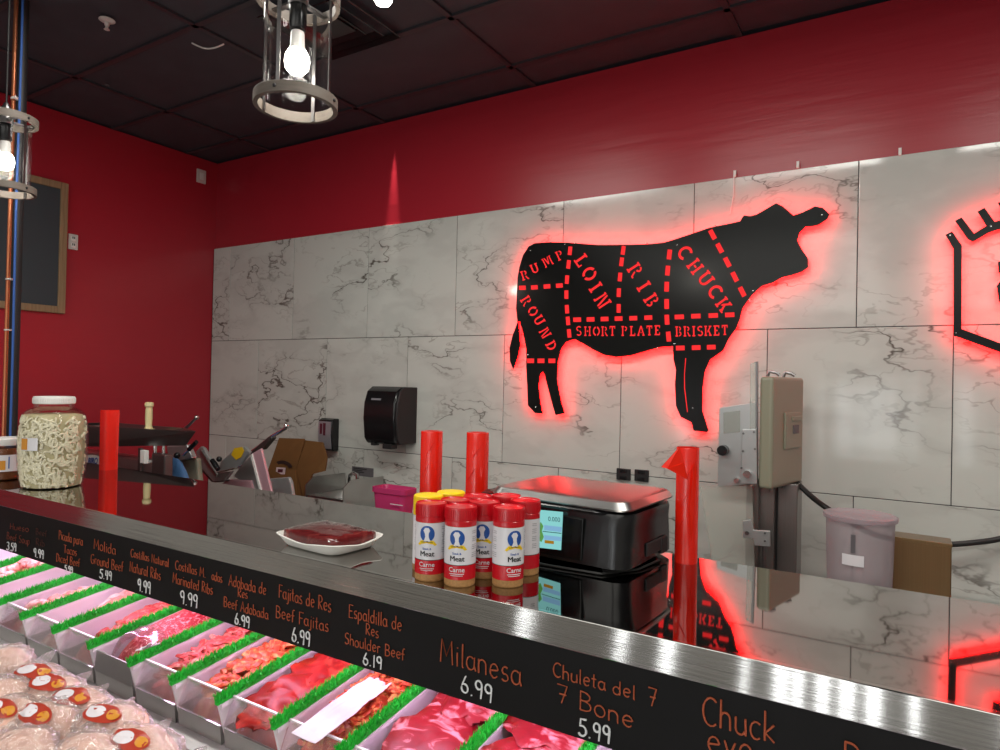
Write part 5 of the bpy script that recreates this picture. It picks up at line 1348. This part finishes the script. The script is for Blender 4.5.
# stomper standing in the feed tray
ys = 1.735
b0, t0 = aty(148.5, 430.5, ys), aty(149, 402, ys); Hs = t0.z - b0.z; k_ = Hs / .120
z0 = b0.z
zb = z0 - .03
st = thing('meat_stomper', 'cream plastic stomper standing upright in the grinder tray', 'stomper', (b0.x, ys, zb + .006))
q = MB(); q.lathe([(.012, zb + .006 - z0), (.012, 0), (.027 * k_, .001), (.027 * k_, .005), (.016 * k_, .010), (.0125 * k_, .022), (.0145 * k_, .052 * k_), (.0135 * k_, .085 * k_), (.0125 * k_, .098 * k_), (.0172 * k_, .102 * k_), (.0178 * k_, .112 * k_), (.0155 * k_, .118 * k_), (.008, .120 * k_)], (b0.x, ys, z0), 26); q.build('handle', 'cream', st)

# blue bag on the first slicer, and the slicer
s1y = 1.93
sl = thing('meat_slicer', 'grey meat slicer partly hidden behind the grinder tray, with black grip and lever', 'meat slicer', aty(185, 520, s1y + .1) * 1.0)
PP('base', 'beige', sl, [(176, 459), (196, 458), (199, 484), (199, 517), (172, 517)], s1y + .03, .03, bevel=.01)
PP('gauge_plate', 'alu', sl, [(166, 446), (186, 444.5), (192, 458), (176, 462), (168, 458)], s1y, .03, bevel=.006)
q = MB(); q.tube([aty(180, 433, s1y + .01), aty(188, 426, s1y + .01), aty(195.5, 418.5, s1y + .01)], [.009, .008, .006], 10); q.build('lever', 'steelp', sl)
q = MB(); q.ball(aty(196.5, 417.5, s1y + .01), .011, 14, 8); q.build('lever_knob', 'steelp', sl)
q = MB(); q.tube([aty(189, 449.5, s1y - .02), aty(196.5, 441.8, s1y - .02)], [.011, .010], 12); q.build('grip', 'black', sl)
q = MB(); q.tube([aty(183.5, 455, s1y - .02), aty(189, 449.5, s1y - .02)], .007, 10); q.build('grip_stem', 'chrome', sl)
q = MB(); q.ball(aty(177, 455.5, s1y - .02), (.015, .015, .015), 12, 8); q.build('knob', 'black', sl)
pb_ = aty(174, 478, s1y - .06)
q = MB(); 
q.loft([[aty(pxc + rx * math.cos(a), py, s1y - .07) + Vector((0, (.03 + .02 * noise.noise(Vector((k_ * .9, py * .2, 1)))) * math.sin(a) * (rx / 12), .004 * noise.noise(Vector((k_ * 1.1, py, 4))))) for k_, a in enumerate([2 * PI * k / 18 for k in range(18)])] for pxc, py, rx in ((174, 500, 16), (174, 482, 14.5), (173, 471, 12), (172, 463, 9), (171.5, 459, 6), (171, 457.5, 2))])
tag(q.build('plastic_bag', 'bluebag', org=pb_, ang=70), 'crumpled blue plastic bag over the slicer behind the grinder', 'bag')

# big slicer
sy_ = 2.14
def c2(L): return [(185 + x / 8.333, 420 + y / 8.333) for x, y in L]
bs = thing('meat_slicer', 'large grey meat slicer with tilted carriage, yellow sticker and slanted arm against the tiles', 'meat slicer', aty(245, 560, sy_ + .1) * 1.0)
PP('product_tray', 'alu', bs, c2([(90, 262), (128, 220), (150, 232), (200, 318), (278, 440), (385, 428), (330, 500), (232, 512), (110, 372)]), sy_ - .04, .02, bevel=.004)
PP('tray_lip', 'darksteel', bs, c2([(88, 300), (110, 372), (232, 512), (330, 502), (325, 514), (225, 524), (100, 385), (82, 320)]), sy_ - .03, .03, bevel=.002)
PP('tray_fold', 'steelp', bs, c2([(118, 262), (132, 250), (262, 455), (255, 475)]), sy_ - .052, .014, bevel=.003)
PP('carriage', 'alu', bs, c2([(270, 432), (300, 345), (395, 258), (440, 225), (490, 218), (535, 268), (460, 375), (430, 395)]), sy_ - .06, .018, bevel=.004)
PP('carriage_edge', 'chrome', bs, c2([(268, 432), (430, 394), (462, 374), (464, 384), (432, 406), (272, 442)]), sy_ - .066, .016, bevel=.001)
PP('warning_sticker', 'sticker', bs, c2([(384, 290), (410, 234), (470, 225), (490, 258), (466, 310), (425, 332)]), sy_ - .063, .0035)
q = MB(); a, b_ = (aty(*c2([(226, 334)])[0], sy_ - .09), aty(*c2([(276, 412)])[0], sy_ - .09)); q.tube([a, a.lerp(b_, .5), b_], [.012, .014, .012], 12); q.build('push_handle', 'black', bs)
q = MB(); q.ball(aty(*c2([(285, 326)])[0], sy_ - .075), .014, 14, 8); q.build('lock_knob', 'black', bs)
PP('blade_housing', 'alu', bs, c2([(400, 470), (462, 380), (545, 298), (628, 595), (570, 580), (545, 505), (450, 500)]), sy_ + .01, .05, bevel=.006)
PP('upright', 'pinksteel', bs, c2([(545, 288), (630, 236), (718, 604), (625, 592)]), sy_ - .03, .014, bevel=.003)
PP('upright_edge', 'white', bs, c2([(545, 288), (556, 281), (636, 594), (618, 592)]), sy_ - .036, .01, bevel=.001)
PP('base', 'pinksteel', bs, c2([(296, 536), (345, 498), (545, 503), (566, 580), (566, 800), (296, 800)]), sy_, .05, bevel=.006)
q = MB(); P = [aty(*p, sy_ + .03) for p in c2([(560, 262), (650, 195), (722, 138), (850, 62)])]; q.tube(P, [.008, .009, .009, .008], 10); q.build('slide_rod', 'chrome', bs)
PP('slide_bar', 'darksteel', bs, c2([(535, 272), (708, 128), (726, 150), (640, 250), (625, 240), (548, 290)]), sy_ + .02, .03, bevel=.003)
q = MB(); q.ball(aty(*c2([(846, 52)])[0], sy_ + .03), .014, 14, 8); q.build('rod_end', 'chrome', bs)
PP('drip_plate', 'alu', bs, c2([(692, 490), (860, 476), (880, 520), (898, 640), (720, 640)]), sy_ + .06, .02, bevel=.006)

# cardboard
yc = 2.50
def c4(L): return [(150 + x / 5, 370 + y / 5) for x, y in L]
cd = thing('cardboard_box', 'flattened brown cardboard leaning on the tiles beside the soap dispenser', 'cardboard', aty(300, 500, yc) * 1.0)
cd.location = aty(300, 500, yc); ORG[cd.name] = Vector(cd.location)
PP('left_flap', 'card', cd, c4([(645, 340), (768, 344), (772, 352), (728, 500), (730, 700), (560, 700), (590, 500)]), yc, .008, [.04, .04, .04, .02, -.03, -.03, .0])
PP('right_flap', 'card', cd, c4([(774, 352), (862, 362), (884, 440), (874, 505), (812, 520), (770, 640), (770, 700), (732, 700), (731, 500)]), yc + .012, .008, [.04, .04, .02, .01, 0, -.03, -.03, -.03, .01])
q = MB()
arcp = lambda r: [aty(*c4([(662 + 54 * r * math.cos(R(a)), 500 - 48 * r * math.sin(R(a)))])[0], yc + .012) for a in range(20, 161, 14)]
a_, b_ = arcp(1.0), arcp(.66); q.hexa([p + Vector((0, -.002, 0)) for p in a_ + b_[::-1]], [p + Vector((0, -.0005, 0)) for p in a_ + b_[::-1]]); q.build('printed_arch', 'cardprint', cd, smooth=False)
PP('label', 'pinklabel', cd, c4([(632, 487), (676, 489), (672, 522), (628, 520)]), yc + .004, .003)
PP('label_print', 'purple', cd, c4([(640, 495), (664, 496), (662, 512), (638, 511)]), yc + .0025, .003)

# hand sink with splash guards
xl, xr = aty(344.5, 475, 2.74).x, aty(382.6, 476, 2.74).x
hs = thing('hand_sink', 'steel hand sink on the wall with two side splash guards and gooseneck tap', 'sink', ((xl + xr) / 2, 2.6, .9))
for x, P in ((xl, [(304.5, 520), (305, 485), (312.6, 476.4), (344.4, 472.8), (344.4, 520)]), (xr, [(342, 520), (342.6, 488.5), (350.4, 480), (382.6, 476), (382.6, 520)])):
    a = [atx(px, py, x) for px, py in P]
    MB().hexa(a, [p + Vector((.006, 0, 0)) for p in a]).build('splash_guard', 'steelp', hs, smooth=False)
q = MB(); y0 = atx(342.6, 488, xr).y + .02
rr_ = lambda i, z: [(xl + .01 + i, y0 + i, z), (xr - .002 - i, y0 + i, z), (xr - .002 - i, YT - .0005 - i, z), (xl + .01 + i, YT - .0005 - i, z)]
q.loft([rr_(.04, .82), rr_(0, .86), rr_(0, .98), rr_(.02, .98), rr_(.05, .86)]); q.build('basin', 'steelp', hs, smooth=False)
q = MB(); f0 = aty(350, 500, 2.66); q.tube([f0 + Vector((0, 0, -.12)), f0, aty(349, 482, 2.66), aty(350, 475, 2.65), aty(353, 473, 2.62), aty(357, 475, 2.58), aty(357.5, 480, 2.56)], .010, 10); q.build('tap', 'chrome', hs)

# pink tub
yp_ = 2.24; a, b_ = aty(371.5, 486.5, yp_), aty(411, 487.5, yp_); w_ = (b_.x - a.x); cx_ = (a.x + b_.x) / 2; zt = a.z
tbp = thing('plastic_tub', 'pink translucent plastic tub behind the counter below the towel dispenser', 'tub', (cx_, yp_ + .08, .90))
def rr4(w, d, r, z, cx, cy, n=5):
    out = []
    for (sx_, sy2, a0) in ((1, 1, 0), (-1, 1, 90), (-1, -1, 180), (1, -1, 270)):
        for k in range(n + 1):
            a = R(a0 + 90 * k / n); out.append(Vector((cx + sx_ * (w / 2 - r) + r * math.cos(a), cy + sy2 * (d / 2 - r) + r * math.sin(a), z)))
    return out
cx_ -= .022; w_ *= .86; cy_ = yp_ + .05
q = MB(); q.loft([rr4(w_ * .72, .075, .02, .902, cx_, cy_), rr4(w_ * .94, .095, .025, zt - .025, cx_, cy_), rr4(w_ * .95, .097, .025, zt, cx_, cy_), rr4(w_ * .93, .091, .025, zt - .003, cx_, cy_), rr4(w_ * .70, .07, .02, .91, cx_, cy_)]); q.build('tub', 'pinkpl', tbp, ang=50)
q = MB(); q.loft([rr4(w_ * .95, .097, .025, zt - .024, cx_, cy_), rr4(w_ * 1.0, .105, .025, zt - .022, cx_, cy_), rr4(w_ * 1.0, .105, .025, zt, cx_, cy_), rr4(w_ * .95, .097, .025, zt + .001, cx_, cy_)], cap=False); q.build('rim', 'pinkpl', tbp, ang=50)
pbox('label', 'labelw', tbp, 390, 503.5, 402.5, 506, yp_ + .004 - .008, .003, 0)

# meat band saw
P_, Rg, Lf = atd(772.5, 430, 2.215), atd(803.5, 430, 2.42), atd(758.5, 430, 2.25)
zt, zb = atd(772, 376.5, 2.215).z, atd(771, 490, 2.215).z
bw = thing('band_saw', 'steel meat band saw with beige motor housing, hinged guard and tall column behind the counter', 'band saw', (P_.x, P_.y + .1, 0))
q = MB(); pl = [P_, Rg, Rg + (Lf - P_), Lf]
pl = [Vector((p.x, p.y, 0)) for p in pl]
q.hexa([p + Vector((0, 0, zb)) for p in pl], [p + Vector((0, 0, zt)) for p in pl]); q.build('motor_housing', 'beige', bw, smooth=False, bevel=.012, segs=3)
def onface(u, v, off):   # point on the right face of the housing
    d = (pl[1] - pl[0]); nrm = Vector((d.y, -d.x, 0)).normalized(); return pl[0] + d * u + nrm * off + Vector((0, 0, zb + (zt - zb) * v))
def fq(name, m, u0, u1, v0, v1, o0_, o1_, bev=.002):
    a = [onface(u, v, o1_) for u, v in ((u0, v0), (u1, v0), (u1, v1), (u0, v1))]; b_ = [onface(u, v, o0_) for u, v in ((u0, v0), (u1, v0), (u1, v1), (u0, v1))]
    return MB().hexa(a, b_).build(name, m, bw, smooth=False, bevel=bev)
fq('switch_cover', 'beige', .34, .84, .34, .68, -.002, .008, .005); fq('switch', 'signgrey', .56, .74, .48, .56, .004, .011, .001)
fq('cover_lip', 'beige', .52, .82, .60, .64, .006, .014, .002)
q = MB()
for u in (.25, .75):
    p = onface(u, 1.0, -.03); q.tube([p + Vector((-.018, 0, 0)), p + Vector((-.012, 0, .018)), p + Vector((.009, 0, .015)), p + Vector((.021, 0, .006))], .006, 8)
q.build('lid_clips', 'darksteel', bw)
q = MB()
for u in (.15, .55, .9): q.cyl(onface(u, 0, -.02), onface(u, 0, -.02) - Vector((0, 0, .012)), .006, seg=8)
q.build('mount_bolts', 'darksteel', bw)
yb = 2.40
def colbox(name, m, pxa, pxb, y, th, z0, z1):
    a, b_ = aty(pxa, 530, y), aty(pxb, 530, y)
    MB().box(((a.x + b_.x) / 2, y + th / 2, (z0 + z1) / 2), (b_.x - a.x, th, z1 - z0)).build(name, m, bw, smooth=False, bevel=.003)
colbox('column', 'steelv', 757.5, 774, 2.50, .10, .86, zb + .004)
colbox('column_groove', 'blackm', 773.5, 777.5, 2.54, .06, .86, zb + .004)
colbox('column', 'steelv', 777, 797, 2.54, .12, .86, zb + .004)
pbox('blade_channel', 'steelv', bw, 746.5, 480, 756, 640, yb + .07, .06, .002)
MB().box((aty(777, 640, yb).x - .005, yb + .16, .40), (.24, .30, .80)).build('pedestal', 'darksteel', bw, smooth=False, bevel=.01)
MB().box((aty(777, 640, yb).x - .005, yb + .16, .83), (.25, .32, .06)).build('saw_base', 'steelv', bw, smooth=False, bevel=.008)
q = MB(); p0, p1 = aty(764, 546, yb - .01), aty(764, 640, yb - .01); q.cyl(p0, p1, .0085, seg=12); q.build('guide_rod', 'darksteel', bw)
PP('guide_bracket', 'alu', bw, [(742.5, 521), (751, 519.5), (753.5, 530), (770, 531), (770, 547), (754.5, 545.5), (753, 538.5), (743, 538)], yb - .022, .012, bevel=.002)
q = MB()
for px, py in ((747, 533), (765, 533), (765, 541)): p = aty(px, py, yb - .023); q.cyl(p + Vector((0, .002, 0)), p + Vector((0, -.004, 0)), .007 if px < 750 else .0034, seg=10)
q.build('bracket_bolts', 'darksteel', bw)
PP('guard_plate', 'alu', bw, [(719.5, 408), (757, 402), (757, 484), (717.5, 486.5)], yb - .012, .006, bevel=.001)
PP('guard_window', 'whitish', bw, [(723.5, 412.5), (740, 410.5), (740, 432), (723.5, 433.5)], yb - .015, .003)
PP('lower_guard', 'whitish', bw, [(700, 487), (752, 483), (754.5, 567), (712, 562)], yb + .03, .004)
PP('blade_guard', 'whitish', bw, [(750, 364), (756.3, 361.5), (756.3, 486), (750, 486)], yb - .02, .012, bevel=.001)
PP('blade_guard_edge', 'darksteel', bw, [(755.5, 362), (757.5, 361.5), (757.5, 486), (755.5, 486)], yb - .022, .016)
PP('hinge_plate', 'alu', bw, [(742, 429.5), (756.5, 428.5), (757, 484), (740.5, 484)], yb - .030, .008, bevel=.002)
q = MB()
for px, py in ((743.5, 433.5), (754, 432), (743, 451), (755, 449), (741.5, 468)): p = aty(px, py, yb - .031); q.cyl(p + Vector((0, .003, 0)), p + Vector((0, -.003, 0)), .0038, seg=8)
q.build('hinge_rivets', 'darksteel', bw)
q = MB(); p = aty(748, 473.5, yb - .03); q.cyl(p, p + Vector((0, -.018, 0)), .014, .012, 16); p = aty(737, 480, yb - .015); q.cyl(p, p + Vector((0, -.012, 0)), .009, seg=12); q.build('hinge_bolt', 'chrome', bw)
q = MB(); p = aty(724, 450, yb - .014); q.cyl(p, p + Vector((0, -.03, 0)), .0185, .0175, 18); q.build('guard_knob', 'black', bw)

# frosted bucket, steel box with a painted brown reflection and cable
yb2 = 2.20; a, b_ = aty(822.5, 515, yb2), aty(899.5, 521, yb2); rad = (b_.x - a.x) / 2 * .93; bx = (a.x + b_.x) / 2; zt = (a.z + b_.z) / 2 + .012
fb = thing('storage_bucket', 'frosted round plastic bucket with pale lid and white tape label, behind the counter', 'bucket', (bx, yb2, .90))
q = MB(); q.lathe([(rad * .86, .902), (rad * .88, .91), (rad * .97, zt - .03), (rad * .97, zt - .012)], (bx, yb2, 0), 40); q.build('bucket', 'tubpl', fb)
q = MB(); q.lathe([(rad * .98, zt - .016), (rad * 1.05, zt - .014), (rad * 1.06, zt - .002), (rad * 1.02, zt), (rad * .9, zt - .004), (.01, zt - .004)], (bx, yb2, 0), 40); q.build('lid', 'tubpl', fb)
def bpatch(name, m, px0, py0, px1, py1, off):
    q = MB(); a, b_ = aty(px0, py0, yb2 - rad * .9), aty(px1, py1, yb2 - rad * .9); rg = []
    for z in (b_.z, a.z):
        rg.append([Vector((bx + (x - bx), yb2 - math.sqrt(max(.0001, (rad * (.975 + off)) ** 2 - (x - bx) ** 2)), z)) for x in [a.x + (b_.x - a.x) * k / 6 for k in range(7)]])
    q.loft(rg, cap=False, closed=False); return q.build(name, m, fb)
bpatch('tape_label', 'labelw', 842, 553, 864, 567, .01); bpatch('dark_strip', 'signgrey', 851, 534, 855.5, 553, .008)
ybz = 2.34
bz = thing('steel_box', 'steel box with brown reflection in its colour, right of the frosted bucket', 'box', aty(925, 570, ybz) * 1.0)
a, b_ = aty(893, 537, ybz), aty(952, 545, ybz); bz.location = ((a.x + b_.x) / 2, ybz + .04, .90); ORG[bz.name] = Vector(bz.location)
q = MB(); q.hexa([(a.x, ybz, .902), (b_.x, ybz, .902), (b_.x, ybz, b_.z), (a.x, ybz, a.z)], [(a.x, ybz + .09, .902), (b_.x, ybz + .09, .902), (b_.x, ybz + .09, b_.z), (a.x, ybz + .09, a.z)]); q.build('shell', 'reflsteel', bz, smooth=False, bevel=.003)
q = MB(); q.hexa([(a.x - .001, ybz - .002, a.z - .008), (b_.x + .001, ybz - .002, b_.z - .008), (b_.x + .001, ybz - .002, b_.z + .002), (a.x - .001, ybz - .002, a.z + .002)], [(a.x - .001, ybz + .092, a.z - .008), (b_.x + .001, ybz + .092, b_.z - .008), (b_.x + .001, ybz + .092, b_.z + .002), (a.x - .001, ybz + .092, a.z + .002)]); q.build('top_rim', 'reflsteel', bz, smooth=False, bevel=.001)
ctrl = [Vector(aty(*p[:2], p[2])) for p in ((797, 483, 2.60), (812, 497, 2.58), (826, 507.5, 2.54), (842, 517, 2.54), (868, 532, 2.58), (905, 542, 2.62), (942, 544.5, 2.68), (975, 542.5, 2.70), (1005, 537.5, 2.72), (1060, 520, 2.73))]
pts = []
for i in range(len(ctrl) - 1):
    p0, p1, p2, p3 = ctrl[max(0, i - 1)], ctrl[i], ctrl[i + 1], ctrl[min(len(ctrl) - 1, i + 2)]
    for s in range(6):
        t_ = s / 6; pts.append(.5 * ((2 * p1) + (p2 - p0) * t_ + (2 * p0 - 5 * p1 + 4 * p2 - p3) * t_ ** 2 + (3 * p1 - p0 - 3 * p2 + p3) * t_ ** 3))
pts.append(ctrl[-1])
tag(MB().tube(pts, .0095, 10).build('power_cable', 'cable', org=ctrl[0]), 'thick black power cable sagging from the band saw across the tiles to the right', 'cable')

# ------------------------------------------------------------------ light
w = bpy.data.worlds.new('world'); bpy.context.scene.world = w; w.use_nodes = True
w.node_tree.nodes['Background'].inputs[0].default_value = (.8, .85, 1, 1); w.node_tree.nodes['Background'].inputs[1].default_value = .05
def area(name, loc, sx, sy, power, col=(1, .98, .91), rot=(0, 0, 0)):
    l = bpy.data.lights.new(name, 'AREA'); l.shape = 'RECTANGLE'; l.size = sx; l.size_y = sy; l.energy = power; l.color = col
    o = bpy.data.objects.new(name, l); C.objects.link(o); o.location = loc; o.rotation_euler = rot
    return o
for x, y in ((-1.6, -2.6), (1.4, -2.6), (-1.6, -6.6), (1.4, -6.6)):
    area('shop_ceiling_light', (x, y, 2.97), 2.6, 3.4, 58)
for x, wd in ((-2.3, .10), (-1.58, .07), (-1.27, .10), (-.80, .04), (-.60, .09), (-.51, .07), (-.38, .08), (-.26, .09), (-.13, .09), (.06, .05), (.5, .1)):
    area('added_stripe_light', (x, -2.5, .85), wd * .75, 1.7, 24 * wd, (.95, .98, 1), (R(90), 0, 0))  # added light bars behind the camera, their reflections stripe the steel edge
for x in (-1.9, -.6, .7):
    area('aisle_fill_light', (x, 1.12, 2.98), .9, .25, 16)  # added fill lights out of view, brighten the work area behind the counter
def spotl(name, loc, tgt, power, ang, blend=.6, r=.03, col=(1, .95, .85)):
    l = bpy.data.lights.new(name, 'SPOT'); l.energy = power; l.spot_size = R(ang); l.spot_blend = blend; l.shadow_soft_size = r; l.color = col
    o = bpy.data.objects.new(name, l); C.objects.link(o); o.location = loc
    o.rotation_euler = (Vector(tgt) - Vector(loc)).to_track_quat('-Z', 'Y').to_euler()
for o in [x for x in C.objects if x.name.startswith('bulb') and 'base' not in x.name]: pass
def pt(name, loc, power, r=.035, col=(1, .95, .86)):
    l = bpy.data.lights.new(name, 'POINT'); l.energy = power; l.shadow_soft_size = r; l.color = col
    o = bpy.data.objects.new(name, l); C.objects.link(o); o.location = loc

spotl('added_streak_light', (-2.41, 2.748, 3.008), (-2.41, 2.768, 2.2), 70, 13, .9, .008, (1, .95, .85))  # added lamp without a fixture, draws the bright streak down the red wall
